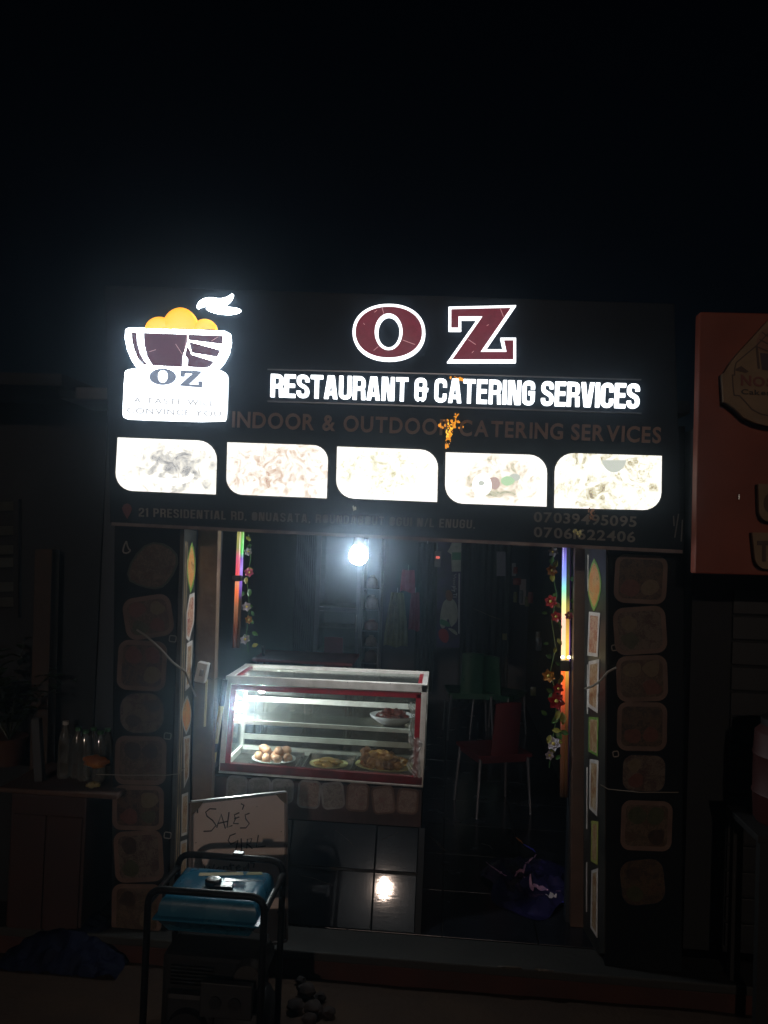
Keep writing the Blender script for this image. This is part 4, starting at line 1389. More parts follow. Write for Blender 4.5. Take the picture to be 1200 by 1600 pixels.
def leaf_mesh(mb_, c, d, n, L, W):
    d = d.normalized()
    s = d.cross(n).normalized()
    n = s.cross(d)
    pts = []
    for k, (u, w_) in enumerate(((0, .08), (.25, .8), (.55, 1), (.82, .55), (1, .03))):
        pts += [c + d * L * u + s * W * w_ * .5 + n * L * .10 * math.sin(u * 3) * 1.2, c + d * L * u + n * (L * .10 * math.sin(u * 3) - W * .12), c + d * L * u - s * W * w_ * .5 + n * L * .10 * math.sin(u * 3) * 1.2]
    fs = []
    for i in range(4):
        fs += [(3 * i, 3 * i + 1, 3 * i + 4, 3 * i + 3), (3 * i + 1, 3 * i + 2, 3 * i + 5, 3 * i + 4)]
    mb_.add(pts, fs)


def flower(par, c, r, m, mc, n=6, nrm=Vector((0, -1, .1))):
    nrm = nrm.normalized()
    x = nrm.orthogonal().normalized()
    y = nrm.cross(x)
    f = MB()
    for ring, (k0, sc, lift) in enumerate(((0, 1, .35), (.5, .7, .8))):
        for k in range(n):
            a = 2 * math.pi * (k + k0) / n
            d = (x * math.cos(a) + y * math.sin(a)) + nrm * lift
            leaf_mesh(f, c, d, nrm, r * sc, r * .75 * sc)
    o_ = f.build('flower', m, par, smooth=True)
    MB().blob(c + nrm * r * .35, r * .22, 8, 6).build('flower_centre', mc, o_, smooth=True)


LEAF = mat('garland_leaf', (0.0240, 0.0960, 0.0210), .4, c2=(0.0540, 0.1440, 0.0300), scale=20)
LEAFY = mat('garland_yellow_leaf', (0.1800, 0.1800, 0.0240), .45)
PET_R = mat('red_petal', (0.3300, 0.0120, 0.0180), .45, c2=(0.2400, 0.0060, 0.0120), scale=30)
PET_W = mat('white_petal', (0.3720, 0.3480, 0.3960), .45)
PET_O = mat('orange_petal', (0.3720, 0.1560, 0.0180), .45)
PET_P = mat('pink_petal', (0.3300, 0.0600, 0.1080), .45)
CEN = mat('flower_yellow_centre', (.5, .4, .08), .6)


def garland(Y, stem, leaves, flowers, label):
    t = thing('flower_garland', P(*stem[-1], Y), label, 'garland')
    MB().tube([P(x, y, Y + .004 * math.sin(i * 2)) for i, (x, y) in enumerate(stem)], .0022, 5).build('vine', LEAF, t)
    for x, y, a, L, yel in leaves:
        m_ = MB()
        d = Vector((math.cos(a), -.25, math.sin(a)))
        leaf_mesh(m_, P(x, y, Y - .006), d, Vector((.3 * math.sin(a * 7), -1, .25)), L, L * .55)
        m_.build('leaf', (LEAF, LEAFY)[yel], t, smooth=True)
    for x, y, r, m in flowers:
        flower(t, P(x, y, Y - .018), r, m, CEN, 6, Vector((random.uniform(-.5, .3), -1, random.uniform(-.2, .5))))
    return t


rg = random.Random(8)
stem = [(868, 852), (862, 890), (870, 930), (862, 970), (868, 1010), (860, 1050), (870, 1090), (868, 1130), (862, 1165), (858, 1200)]
lv = [(rg.uniform(854, 878), y + rg.uniform(-6, 6), rg.uniform(0, 6.28), rg.uniform(.03, .055), int(rg.random() < .25)) for y in range(862, 1190, 13)]
lv += [(874, 1118, 3.9, .06, 0), (868, 1140, 5.3, .06, 0), (860, 1148, 4.4, .05, 1), (878, 1112, 4.8, .07, 1), (860, 1176, 1.2, .05, 0), (888, 958, .4, .05, 0), (890, 940, .3, .05, 0), (889, 905, .2, .05, 0)]
garland(4.385, stem, lv, [(868, 1096, .052, PET_R), (866, 1163, .042, PET_W), (861, 892, .036, PET_O), (864, 862, .03, PET_W), (862, 940, .040, PET_R), (870, 963, .034, PET_R), (858, 1055, .04, PET_O), (889, 962, .026, PET_P), (858, 1180, .028, PET_W), (872, 1076, .032, PET_R)],
        'artificial flower garland with red and white blooms beside the right light tube')
stem = [(388, 835), (392, 870), (386, 910), (390, 950), (385, 990), (388, 1020)]
lv = [(rg.uniform(382, 396), y + rg.uniform(-6, 6), rg.uniform(0, 6.28), rg.uniform(.03, .05), int(rg.random() < .3)) for y in range(845, 1020, 14)]
garland(4.47, stem, lv, [(386, 948, .030, PET_W), (384, 1000, .034, PET_W), (389, 895, .03, PET_P), (388, 862, .026, PET_W), (390, 968, .028, PET_O)], 'dark flower garland with small pale blooms beside the short left light tube')


# ================================================================== ROOM CONTENTS
def chair(px, py, label, m, leg_m, rz, sc=1.0, floor_z=0.0, group=None):
    c = G(px, py, floor_z)
    t = thing('plastic_chair', c, label, 'chair', group, rz)
    sw, sd, sh = .43 * sc, .42 * sc, .45 * sc

    def seat(u, v):
        x, y = (u - .5) * sw, (v - .5) * sd
        return Vector((x, y, sh - .014 * math.cos((u - .5) * 3) * math.cos((v - .5) * 3) + (.018 if v < .02 else 0) * 0))
    mb_ = MB().grid(seat, 8, 8)
    n = len(mb_.v)
    mb_.add([v + Vector((0, 0, -.022)) for v in mb_.v], [tuple(reversed(f)) for f in mb_.f])
    for e in (0, 1):
        r_ = [(e * 72 + i) for i in range(9)]
        c_ = [(e * 8 + 9 * i) for i in range(9)]
        for L_ in (r_, c_):
            mb_.add([], [])
            mb_.f += [(L_[i], L_[i + 1], n + L_[i + 1], n + L_[i]) for i in range(8)]
    mb_.build('seat', m, t, smooth=True, local=True)

    def back(u, v):
        a = (u - .5) * 1.15
        return Vector((math.sin(a) * sw * .46 * (1 - .08 * v), sd * .46 + .05 * v - (1 - math.cos(a)) * .12, sh - .01 + v * .40 * sc - .02 * abs(u - .5) * v))
    mb_ = MB().grid(back, 10, 8)
    n = len(mb_.v)
    mb_.add([v + Vector((0, .014, 0)) for v in mb_.v], [tuple(reversed(f)) for f in mb_.f])
    for e in (0, 1):
        r_ = [(e * 88 + i) for i in range(11)]
        c_ = [(e * 10 + 11 * i) for i in range(9)]
        for L_ in (r_, c_):
            mb_.f += [(L_[i], L_[i + 1], n + L_[i + 1], n + L_[i]) for i in range(len(L_) - 1)]
    mb_.build('backrest', m, t, smooth=True, local=True)
    for x, y in ((-1, -1), (1, -1), (1, 1), (-1, 1)):
        MB().tube([(x * sw * .44, y * sd * .44, sh - .02), (x * sw * .50, y * sd * .50, .004)], [.013, .010], 8).build('leg', leg_m, t, smooth=True, local=True)
    for y in (-1, 1):
        MB().bar((-sw * .43, y * sd * .43, sh - .04), (sw * .43, y * sd * .43, sh - .04), .016, .04).build('seat_rim', m, t, local=True)
    for x in (-1, 1):
        MB().bar((x * sw * .44, -sd * .42, sh - .04), (x * sw * .44, sd * .42, sh - .04), .016, .04).build('seat_rim', m, t, local=True)
    return t


CH_RED = mat('red_chair_plastic', (.055, .005, .006), .45, c2=(.045, .004, .005), scale=9)
CH_GRN = mat('green_chair_plastic', (.006, .035, .015), .3, c2=(.009, .045, .02), scale=9)
LEGM = mat('chair_leg_metal', (.09, .09, .10), .4, metal=.5)
chair(768, 1262, 'red plastic chair with thin legs, right of the food case', CH_RED, LEGM, R(-158))
chair(730, 1150, 'glossy dark green plastic chair facing away behind the red chair', CH_GRN, LEGM, R(186), 1.05)
chair(778, 1148, 'second dark green plastic chair, half hidden right of the first green one', CH_GRN, LEGM, R(150), 1.0)
chair(524, 1112, 'dark red plastic chair in front of the tall glass cooler', mat('dark_red_chair_plastic', (.16, .012, .022), .35), LEGM, R(176), 1.04)
chair(443, 1140, 'red plastic chair at the left end of the red table', CH_RED, LEGM, R(100))

# low red table behind the case
YT = 8.1
tb = P(470, 1050, YT)
tz = .74
tb = thing('red_table', (tb.x, YT, 0), 'low table with a red top behind the glass case', 'table')
tx0, tx1 = P(405, 1030, YT).x, P(556, 1036, YT).x
MB().box(((tx0 + tx1) / 2, YT, tz), (tx1 - tx0, .62, .03)).build('table_top', mat('red_table_cloth', (.30, .035, .04), .6, c2=(.22, .03, .035), scale=6), tb, bevel=.005)
for x in (tx0 + .05, tx1 - .05):
    for y in (YT - .26, YT + .26):
        MB().tube([(x, y, tz - .015), (x, y, .002)], .016, 8).build('leg', LEGM, tb)

# tall glass-front cooler against the back wall
YK0 = 9.30
cx0, cx1 = P(494, 950, YK0).x, P(562, 950, YK0).x
cool = thing('glass_door_cooler', ((cx0 + cx1) / 2, YK0 + .2, 0), 'tall dim glass-fronted cooler against the back wall below the bulb', 'cooler')
CM = mat('cooler_grey_metal', (.14, .16, .18), .4, metal=.3, c2=(.10, .11, .12), scale=7)
zc1 = 2.08
MB().box(((cx0 + cx1) / 2, YK0 + .52, zc1 / 2), (cx1 - cx0, .02, zc1)).build('back_panel', mat('cooler_inside', (.12, .13, .13), .5), cool)
for x in (cx0, cx1):
    MB().box((x, YK0 + .25, zc1 / 2), (.03, .52, zc1)).build('side_panel', CM, cool, bevel=.004)
for z in (.12, zc1 - .03):
    MB().box(((cx0 + cx1) / 2, YK0 + .25, z), (cx1 - cx0 - .031, .52, .06 if z > 1 else .22)).build('end_panel', CM, cool, bevel=.003)
zm = P(528, 952, YK0).z
for a, b in (((cx0 + .02, .2), (cx0 + .02, zc1)), ((cx1 - .02, .2), (cx1 - .02, zc1)), ((cx0, zm), (cx1, zm)), ((cx0, .22), (cx1, .22)), ((cx0, zc1 - .02), (cx1, zc1 - .02))):
    MB().bar((a[0], YK0 - .02 + .004 * (a[1] == b[1]), a[1]), (b[0], YK0 - .02 + .004 * (a[1] == b[1]), b[1]), .04, .03, (0, 1, 0)).build('door_frame', CM, cool, bevel=.003)
MB().box(((cx0 + cx1) / 2, YK0, (zm + zc1) / 2), (cx1 - cx0 - .05, .004, zc1 - zm - .06)).build('door_pane', CLEAR2, cool)
MB().box(((cx0 + cx1) / 2, YK0, (zm + .22) / 2), (cx1 - cx0 - .05, .004, zm - .22 - .06)).build('door_pane', CLEAR2, cool)
for z in (zm + .03, zm - .22, zm - .5):
    MB().box(((cx0 + cx1) / 2, YK0 + .25, z), (cx1 - cx0 - .035, .42, .012)).build('shelf', mat('cooler_shelf', (.3, .32, .27), .5), cool)
MB().tube([(cx1 - .03, YK0 - .04, zm - .05), (cx1 - .03, YK0 - .055, zm - .15), (cx1 - .03, YK0 - .04, zm - .25)], .006, 6).build('handle', STEEL, cool)

# stack of bottles and packs right of the cooler
YR = 9.35
sx = P(578, 1000, YR).x
shelf = thing('narrow_shelf', (sx, YR, 0), 'narrow grey rack of packs between the cooler and hanging cloths', 'shelf')
MB().box((sx - .095, YR + .1, 1.0), (.016, .4, 2.0)).build('rack_side', CM, shelf)
MB().box((sx + .105, YR + .1, 1.0), (.016, .4, 2.0)).build('rack_side', CM, shelf)
items = []
for py in (920, 952, 985, 1010, 1035):
    z = P(578, py, YR).z
    MB().box((sx + .005, YR + .1, z), (.180, .38, .012)).build('rack_shelf', CM, shelf)
    items.append(z + .007)
PK = [('pale round pack on the top level of the narrow rack', (.42, .36, .30)), ('white pack with a red band on the narrow rack', (.50, .46, .44)), ('pinkish brown pack on the middle level of the narrow rack', (.36, .20, .16)), ('grey brown round pack on the lower level of the narrow rack', (.34, .27, .22)), ('dark pack on the lowest level of the narrow rack', (.10, .07, .06))]
for k, z in enumerate(items):
    r_ = .066 + .008 * (k % 3)
    h_ = (.15, .16, .12, .12, .14)[k]
    o_ = MB().lathe([(.001, 0), (r_ * .85, 0), (r_, h_ * .12), (r_ * .96, h_ * .6), (r_ * .7, h_ * .8), (r_ * .4, h_ * .88), (r_ * .42, h_), (.001, h_)], Vector((sx + .004 * k, YR + .02, z)), 16, 1, .8).build('food_pack', mat('pack%d' % k, PK[k][1], .4, c2=tuple(a * .5 for a in PK[k][1]), scale=14), smooth=True)
    tag(o_, PK[k][0], 'pack', 'packs on the narrow rack')


# hanging cloths and bags
def hanging(name, x0, x1, y0, y1, Y, m, label, cat, folds=4, amp=.02, taper=.0, knot=True, group=None):
    a, b = P(x0, y0, Y), P(x1, y0, Y)
    zb_ = P((x0 + x1) / 2, y1, Y).z
    t = thing(name, ((a.x + b.x) / 2, Y, zb_), label, cat, group)

    def f(u, v):
        k = 1 - taper * (1 - v) ** 1.5
        xm = (a.x + b.x) / 2
        x = xm + (u - .5) * (b.x - a.x) * k
        ph = u * folds * math.pi * 2
        return Vector((x, Y + amp * math.sin(ph + v * .8) * (.4 + .6 * v) + .01 * noise.noise(Vector((u * 4, v * 3, Y))), a.z + (zb_ - a.z) * v + .012 * math.sin(ph * .5) * v))
    mb_ = MB().grid(f, 36, 14)
    n = len(mb_.v)
    mb_.add([v + Vector((0, .004, 0)) for v in mb_.v], [tuple(reversed(q)) for q in mb_.f])
    mb_.build('cloth', m, t, smooth=True)
    if knot:
        MB().tube([((a.x + b.x) / 2, Y, a.z - .004), ((a.x + b.x) / 2, Y + .03, a.z + .05)], .006, 6).build('hook', STEEL, t)
    return t


hanging('hanging_cloth', 602, 640, 925, 1010, 9.0, mat('olive_cloth', (.20, .22, .09), .8, c2=(.14, .16, .07), scale=12), 'pale olive green cloth hanging right of the rack', 'cloth', 3, .02, .5)
hanging('hanging_cloth', 626, 650, 890, 925, 8.6, mat('pink_nylon', (.42, .06, .10), .4, c2=(.5, .14, .2), scale=14), 'small bright pink nylon bundle hanging above the olive cloth', 'cloth', 2, .02, .2)
hanging('hanging_cloth', 640, 658, 925, 985, 9.1, mat('dark_pink_cloth', (.22, .035, .06), .7), 'narrow dark pink cloth hanging beside the olive cloth', 'cloth', 2, .02, .3)
hanging('door_curtain', 464, 494, 828, 1075, 9.85, mat('dark_blue_curtain', (.022, .028, .042), .6, c2=(.03, .038, .055), scale=10), 'dark blue pleated curtain on the wall left of the cooler', 'curtain', 9, .025, 0)
hanging('door_curtain', 722, 800, 848, 1100, 9.3, mat('black_green_curtain', (.016, .022, .022), .55, c2=(.03, .036, .036), scale=8), 'nearly black pleated curtain right of the printed banner', 'curtain', 8, .022, 0)
hanging('door_curtain', 652, 684, 848, 1080, 9.2, mat('dark_teal_curtain', (.014, .024, .026), .6), 'narrow dark teal curtain left of the printed banner', 'curtain', 4, .02, 0)

# printed banner
by = 8.9
BN = plC(by)
bnr = thing('printed_banner', (P(700, 1000, by).x, by, P(700, 1010, by).z), 'tall narrow printed banner with a purple field and a figure in white', 'banner')
MB().prism([BN(x, y, 0) for x, y in ((684, 846), (721, 846), (718, 1012), (682, 1012))], (0, .006, 0)).build('banner_sheet', mat('banner_purple', (.045, .03, .11), .5, c2=(.03, .03, .05), scale=6), bnr)


def printed(pts, m, d, smooth_=True):
    pts = smooth_loop(pts, 2) if smooth_ else pts
    MB().prism([BN(p[0], p[1], d) for p in pts], (0, d * .7, 0)).build('print', m, bnr)


PWH = mat('banner_white', (.50, .52, .44), .5, c2=(.36, .38, .32), scale=14)
printed([(706, 848), (721, 848), (720, 893), (706, 893), (705, 866), (699, 862), (703, 855)], PWH, .002, False)
printed([(706.5, 863), (720, 863), (720, 875), (706, 875)], mat('banner_green', (.07, .26, .13), .5), .003, False)
printed([(716.5, 896), (718.5, 896), (718, 990), (716, 990)], mat('banner_edge_white', (.65, .65, .65), .5), .002, False)
printed([(696, 923), (703, 921), (708, 930), (706, 940), (697, 938)], mat('banner_skin', (.22, .10, .06), .6), .003)
printed([(690, 946), (696, 936), (707, 934), (715, 946), (716, 968), (708, 978), (704, 980), (700, 962), (695, 984), (686, 978)], PWH, .002)
printed([(688, 966), (702, 972), (704, 980), (694, 978), (686, 974)], mat('banner_green', (.07, .26, .13), .5), .003)
printed([(684, 986), (692, 981), (700, 986), (702, 998), (697, 1006), (687, 1000)], mat('banner_red', (.42, .015, .03), .5), .004)
printed([(698, 980), (712, 984), (716, 994), (706, 988)], PWH, .003)
# vertical script lettering on the banner
SC = [[(1.0, 7.2), (.2, 6.6), (.9, 6.1), (.1, 5.6)], [(.7, 5.2), (0, 5.0)], [(.6, 4.6), (0, 4.5), (.6, 4.2), (0, 4.0), (.6, 3.7), (0, 3.5)], [(.8, 3.1), (-.5, 3.0)], [(.6, 3.1), (.6, 2.6), (0, 2.6), (0, 3.1)], [(1.1, 2.2), (0, 2.1)], [(.6, 1.8), (0, 1.5)], [(.6, 1.3), (-.5, 1.8)], [(1.1, .7), (1.1, -.2)], [(1.1, .25), (0, .2)], [(1.1, -.6), (0, -.6)]]
smb = MB()
for k, s in enumerate(SC):
    smb.tube([BN(708 + x * 5.0, 930 - y * 4.6, .004 + k * .0003) for x, y in s], .0048, 4)
smb.build('banner_lettering', mat('banner_letter_white', (.6, .6, .62), .5), bnr)['kind'] = 'stuff'
# red pilot light on a socket strip
sk = P(684, 871, 8.75)
so = thing('power_socket', (sk.x, sk.y, sk.z - .06), 'small wall socket strip with a glowing red pilot light beside the banner', 'socket')
MB().box((sk.x, sk.y + .012, sk.z - .02), (.07, .02, .17)).build('socket_plate', mat('socket_grey', (.12, .12, .12), .4), so, bevel=.003)
MB().box((sk.x, sk.y - .002, sk.z), (.040, .008, .024)).build('pilot_light', mat('lit_red_pilot', (.5, .1, .1), .4, emit=(1, .16, .12), estr=1.0), so, bevel=.002)

# things pinned on the right side of the back wall and on the right wall
for nm, x0, x1, y0, y1, Y, c, lab in (('wall_calendar', 776, 790, 862, 900, 9.2, (.16, .15, .18), 'small grey calendar sheet on the dark back wall'),
                                      ('wall_poster', 812, 822, 905, 945, 9.0, (.20, .16, .15), 'narrow faded poster on the dark wall left of the garland'),
                                      ('paper_note', 785, 792, 990, 1000, 9.0, (.16, .15, .06), 'small yellowish paper note on the dark wall'),
                                      ('hanging_card', 800, 806, 880, 900, 9.1, (.18, .18, .18), 'tiny pale card hanging beside the calendar')):
    t_ = MB().prism([P(x, y, Y) for x, y in ((x0, y0), (x1, y0), (x1, y1), (x0, y1))], (0, .005, 0)).build(nm, food_print(nm + '_print', [(.3, tuple(a * .5 for a in c)), (.5, c), (.7, tuple(a * 1.4 for a in c))], 30, len(lab) * .1))
    tag(t_, lab, 'poster' if 'poster' in nm else 'paper')
o_ = MB().tube([P(x, y, 9.1) for x, y in ((740, 951), (752, 956), (765, 962), (782, 968))], .003, 5).build('washing_line', mat('tan_cord', (.2, .16, .12), .6))
tag(o_, 'thin tan cord strung across the dark curtain', 'cord')
rgx = random.Random(4)
for k in range(9):
    x, y = rgx.uniform(792, 850), rgx.uniform(860, 1110)
    Y = rgx.uniform(8.2, 9.0)
    c = rgx.choice([(.16, .16, .05), (.20, .05, .04), (.12, .12, .13), (.10, .14, .06), (.20, .17, .12)])
    a = P(x, y, Y)
    s_ = MB()
    w_, h_ = rgx.uniform(.035, .07), rgx.uniform(.07, .14)
    s_.grid(lambda u, v: a + Vector(((u - .5) * w_ * (1 + .2 * math.sin(v * 3.1)), .010 * math.sin(u * 3.14) * math.sin(v * 3.14) * -1.5, -v * h_)), 6, 6)
    n = len(s_.v)
    s_.add([v + Vector((0, .012, 0)) for v in s_.v], [])
    s_.f += [tuple(i + n for i in reversed(f)) for f in list(s_.f)]
    tag(s_.build('snack_sachet', mat('sachet%d' % k, c, .3, c2=tuple(q * .5 for q in c), scale=25), smooth=True), 'small dim %s snack sachet hanging on the right wall' % {(.16, .16, .05): 'yellow', (.20, .05, .04): 'red', (.12, .12, .13): 'grey', (.10, .14, .06): 'green', (.20, .17, .12): 'tan'}[c], 'sachet', 'sachets hanging on the right wall')

# leaning striped pole between the door post and the case
sp0, sp1 = P(352, 1062, 4.27), P(318, 1288, 4.255)
pole = thing('striped_pole', sp1, 'slim yellow and black banded pole leaning between door post and case', 'pole')
YEL = mat('yellow_band', (.50, .38, .12), .45, c2=(.36, .26, .08), scale=18)
segs = [(0, .18, 1), (.18, .44, 0), (.44, .50, 1), (.50, .64, 0), (.64, .78, 1), (.78, .95, 0), (.95, 1.0, 1)]
for a, b, d in segs:
    MB().tube([sp0.lerp(sp1, a), sp0.lerp(sp1, b)], .014, 10).build('band', BLACK_PLASTIC if d else YEL, pole, smooth=True)
p0, p1 = P(323, 1062, 4.19), P(320, 1135, 4.19)
o_ = MB().bar(p0, p1, .010, .012).build('yellow_strip', mat('pale_yellow_strip', (.62, .52, .26), .4))
tag(o_, 'short pale yellow plastic strip fixed to the left door post', 'strip')
# white switch box on the door post
sbx = P(316, 1050, 4.17)
sb = thing('switch_box', (sbx.x, sbx.y, sbx.z - .06), 'small white switch box on the left door post above the case lamp', 'switch')
MB().box(sbx, (.058, .05, .105), Matrix.Rotation(.16, 3, 'Y')).build('box_body', mat('white_switch_plastic', (.60, .58, .55), .4, c2=(.5, .48, .45), scale=12), sb, bevel=.006)
MB().box(sbx + Vector((.005, -.028, .0)), (.022, .01, .034), Matrix.Rotation(.16, 3, 'Y')).build('rocker', mat('rocker_grey', (.25, .25, .25), .4), sb, bevel=.002)
# cables tied across the piers
CAB = mat('grey_cable', (.20, .18, .15), .6)
for pts, lab in (([(214, 984, 3.965), (228, 993, 3.955), (250, 1013, 3.95), (270, 1035, 3.945), (290, 1050, 3.96), (296, 1066, 4.02), (306, 1088, 4.08)], 'grey cable running diagonally across the stickers of the left pier'),
                 ([(963, 1043, 3.955), (950, 1050, 3.95), (938, 1064, 3.955), (926, 1072, 4.02), (914, 1076, 4.10)], 'short grey cable bent round the edge of the right pier'),
                 ([(150, 1210, 3.965), (200, 1211, 3.962), (262, 1211, 3.962), (280, 1209, 3.97), (288, 1200, 3.99)], 'thin grey wire tied across the lower left pier'),
                 ([(1060, 1238, 3.965), (1000, 1238, 3.962), (950, 1233, 3.955), (938, 1226, 3.97)], 'thin grey wire tied across the lower right pier')):
    r_ = .0055 if 'cable' in lab else .0022
    tag(MB().tube([P(*p) for p in pts], r_, 7).build('tied_cable', CAB, smooth=True), lab, 'cable')

# ================================================================== WHITEBOARD NOTICE
q4 = [P(298, 1254, 3.60), P(446, 1238, 3.86), P(443, 1482, 3.80), P(296, 1500, 3.54)]
bn = (q4[1] - q4[0]).cross(q4[3] - q4[0]).normalized()
if bn.dot(CAM - q4[0]) < 0:
    bn.negate()
q4[2] = q4[1] + (q4[3] - q4[0])
d_ = (ray(443, 1482))
wb = thing('whiteboard', (q4[3] + q4[2]) * .5, 'framed white notice board with handwriting leaning behind the generator', 'notice board')
MB().hexa([q4[3], q4[2], q4[1], q4[0]], [p - bn * .012 for p in (q4[3], q4[2], q4[1], q4[0])]).build('board_sheet', mat('dirty_whiteboard', (.94, .84, .78), .5, c2=(.86, .74, .68), scale=7, lo=.3, hi=.75), wb)
for k in range(4):
    a, b = q4[k], q4[(k + 1) % 4]
    MB().bar(a + bn * .0, b + bn * .0, .014, .022, bn).build('board_frame', ALU if k == 0 else mat('board_frame_dull', (.35, .30, .28), .4, metal=.5), wb, bevel=.002)
for k, p in enumerate(q4[:2]):
    other = q4[1 - k]
    dx, dz = (other - p).normalized(), (q4[3] - q4[0]).normalized()
    tri = [p + bn * .0125, p + dx * .055 + bn * .0125, p + dx * .03 + dz * .03 + bn * .0125, p + dz * .055 + bn * .0125]
    MB().prism(tri, -bn * .003).build('corner_cap', mat('tan_corner_cap', (.20, .16, .11), .5), wb)
INK = mat('faded_black_marker', (.05, .045, .05), .7)
strokes = [[(635, 158), (590, 155), (560, 180), (570, 210), (610, 240), (635, 275), (600, 315), (545, 318)], [(640, 292), (672, 195), (702, 297)], [(645, 262), (716, 246)], [(728, 180), (714, 290), (752, 276)],
           [(802, 184), (767, 200), (775, 228), (760, 262), (797, 263)], [(766, 226), (802, 215)], [(815, 118), (836, 130), (824, 162)], [(876, 188), (845, 200), (850, 230), (874, 262), (850, 293), (808, 294)],
           [(776, 334), (736, 350), (722, 385), (740, 411), (775, 396), (792, 380), (780, 440), (765, 476)], [(815, 370), (821, 466)], [(856, 442), (861, 375), (892, 370), (882, 405), (860, 411), (897, 442)], [(940, 344), (925, 432), (992, 425)],
           [(500, 145), (502, 186)], [(545, 556), (562, 606), (585, 572), (604, 606), (622, 558)], [(660, 575), (640, 585), (640, 603), (662, 600), (666, 572), (672, 604)], [(690, 604), (692, 570), (715, 572), (720, 604)], [(742, 545), (745, 603), (760, 600)], [(728, 568), (765, 562)],
           [(780, 585), (812, 575), (800, 562), (780, 578), (785, 602), (815, 598)], [(850, 572), (832, 580), (836, 602), (862, 596)], [(868, 545), (866, 604)], [(880, 545), (910, 548), (905, 580)]]
for s in strokes:
    pts = [PL(200 + x * .21667, 1230 + y * .21667, q4[0] + bn * .0008, bn) for x, y in s]
    MB().tube(pts, .0030, 5).build('marker_stroke', INK, wb)
for x, y in ((1085, 900), (1105, 320), (930, 140), (490, 400)):
    c = PL(200 + x * .21667, 1230 + y * .21667, q4[0] + bn * .001, bn)
    MB().blob(c, .006 if x == 1085 else .002, 8, 6).build('stain', INK, wb)

# ================================================================== GENERATOR
YG0, YG1, ZR = 3.02, 3.36, None
gr0, gr1 = P(232, 1392, YG0), P(414, 1399, YG0)
ZR = (gr0.z + gr1.z) / 2
gx0, gx1 = gr0.x, gr1.x
gzb = -.118
gen = thing('generator', ((gx0 + gx1) / 2, (YG0 + YG1) / 2, gzb), 'portable generator with a blue fuel tank in a black tube frame', 'generator')
TANK = mat('blue_tank_paint', (.012, .115, .20), .26, c2=(.018, .15, .24), scale=7, coat=.3, bump=.04, bscale=30)


def rpath(pts, r, n=6):
    out = []
    m_ = len(pts)
    for i in range(m_):
        p = Vector(pts[i])
        if i in (0, m_ - 1):
            out.append(p)
            continue
        a, b = Vector(pts[i - 1]), Vector(pts[i + 1])
        p0, p1 = p + (a - p).normalized() * r, p + (b - p).normalized() * r
        out += [p0 * (1 - s) ** 2 + p * 2 * s * (1 - s) + p1 * s * s for s in [k / n for k in range(n + 1)]]
    return out


TR = .0135
for Y in (YG0, YG1):
    MB().tube(rpath([(gx0, Y, gzb + .05), (gx0, Y, ZR), (gx1, Y, ZR), (gx1, Y, gzb + .05)], .06), TR, 10).build('frame_tube', BLACK_PAINT, gen, smooth=True)
for x in (gx0, gx1):
    MB().tube([(x, YG0, ZR - .055), (x, YG1, ZR - .055)], TR * .95, 10).build('frame_tube', BLACK_PAINT, gen, smooth=True)
    MB().tube([(x, YG0 - .02, gzb + .06), (x, YG1 + .02, gzb + .06)], TR, 10).build('frame_tube', BLACK_PAINT, gen, smooth=True)
    for y in (YG0 + .03, YG1 - .03):
        MB().lathe([(.001, 0), (.022, 0), (.018, .045), (.001, .045)], Vector((x, y, gzb + .005)), 12).build('rubber_foot', BLACK_PLASTIC, gen)
for y in (YG0 + .08, YG1 - .08):
    MB().tube([(gx0, y, gzb + .06), (gx1, y, gzb + .06)], TR * .8, 8).build('cross_tube', BLACK_PAINT, gen, smooth=True)
# tank: pressed steel, rounded, flange round the middle
tx0, tx1, ty0, ty1 = gx0 + .028, gx1 - .028, YG0 + .012, YG1 - .012
tz0, tz1 = ZR - .175, ZR - .032


def tank_loop(z, ins, r):
    c = [(tx0 + ins, ty0 + ins), (tx1 - ins, ty0 + ins), (tx1 - ins, ty1 - ins), (tx0 + ins, ty1 - ins)]
    out = rquad(c, r)
    return [Vector((p.x, p.y, z)) for p in out]


loops = [tank_loop(tz0, .04, .04), tank_loop(tz0 + .05, .006, .045), tank_loop(tz0 + .058, -.010, .05), tank_loop(tz0 + .064, -.010, .05), tank_loop(tz0 + .070, .004, .045), tank_loop(tz1 - .035, .008, .05), tank_loop(tz1 - .015, .016, .055), tank_loop(tz1 - .004, .030, .06), tank_loop(tz1, .055, .06)]
n = len(loops[0])
tm = MB().add([p for l in loops for p in l], [(i * n + j, i * n + (j + 1) % n, (i + 1) * n + (j + 1) % n, (i + 1) * n + j) for i in range(len(loops) - 1) for j in range(n)] + [tuple(range(n - 1, -1, -1)), tuple((len(loops) - 1) * n + j for j in range(n))])
tank = tm.build('fuel_tank', TANK, gen, smooth=True)
fc = G(333, 1383, tz1)
MB().lathe([(.001, 0), (.030, 0), (.032, .006), (.032, .020), (.026, .026), (.010, .027), (.001, .026)], Vector((fc.x, fc.y, tz1 + .0005)), 24).build('fuel_cap', mat('cap_black_chrome', (.10, .10, .10), .2, metal=.8), tank, smooth=True)
MB().box(Vector((fc.x + .05, fc.y - .028, tz1 + .007)), (.075, .018, .012)).build('fuel_gauge', BLACK_PLASTIC, tank, bevel=.003)
lb = [G(x, y, tz1 + .0012) for x, y in ((310, 1368.5), (381, 1367), (379, 1362.5), (312, 1363.5))]
MB().prism(lb, (0, 0, -.001)).build('warning_label', mat('pale_yellow_label', (.50, .46, .30), .5, c2=(.42, .38, .24), scale=30), tank)
lb = [G(x, y, tz1 + .0012) for x, y in ((384, 1367), (410, 1366.4), (409, 1362.2), (387, 1362.6))]
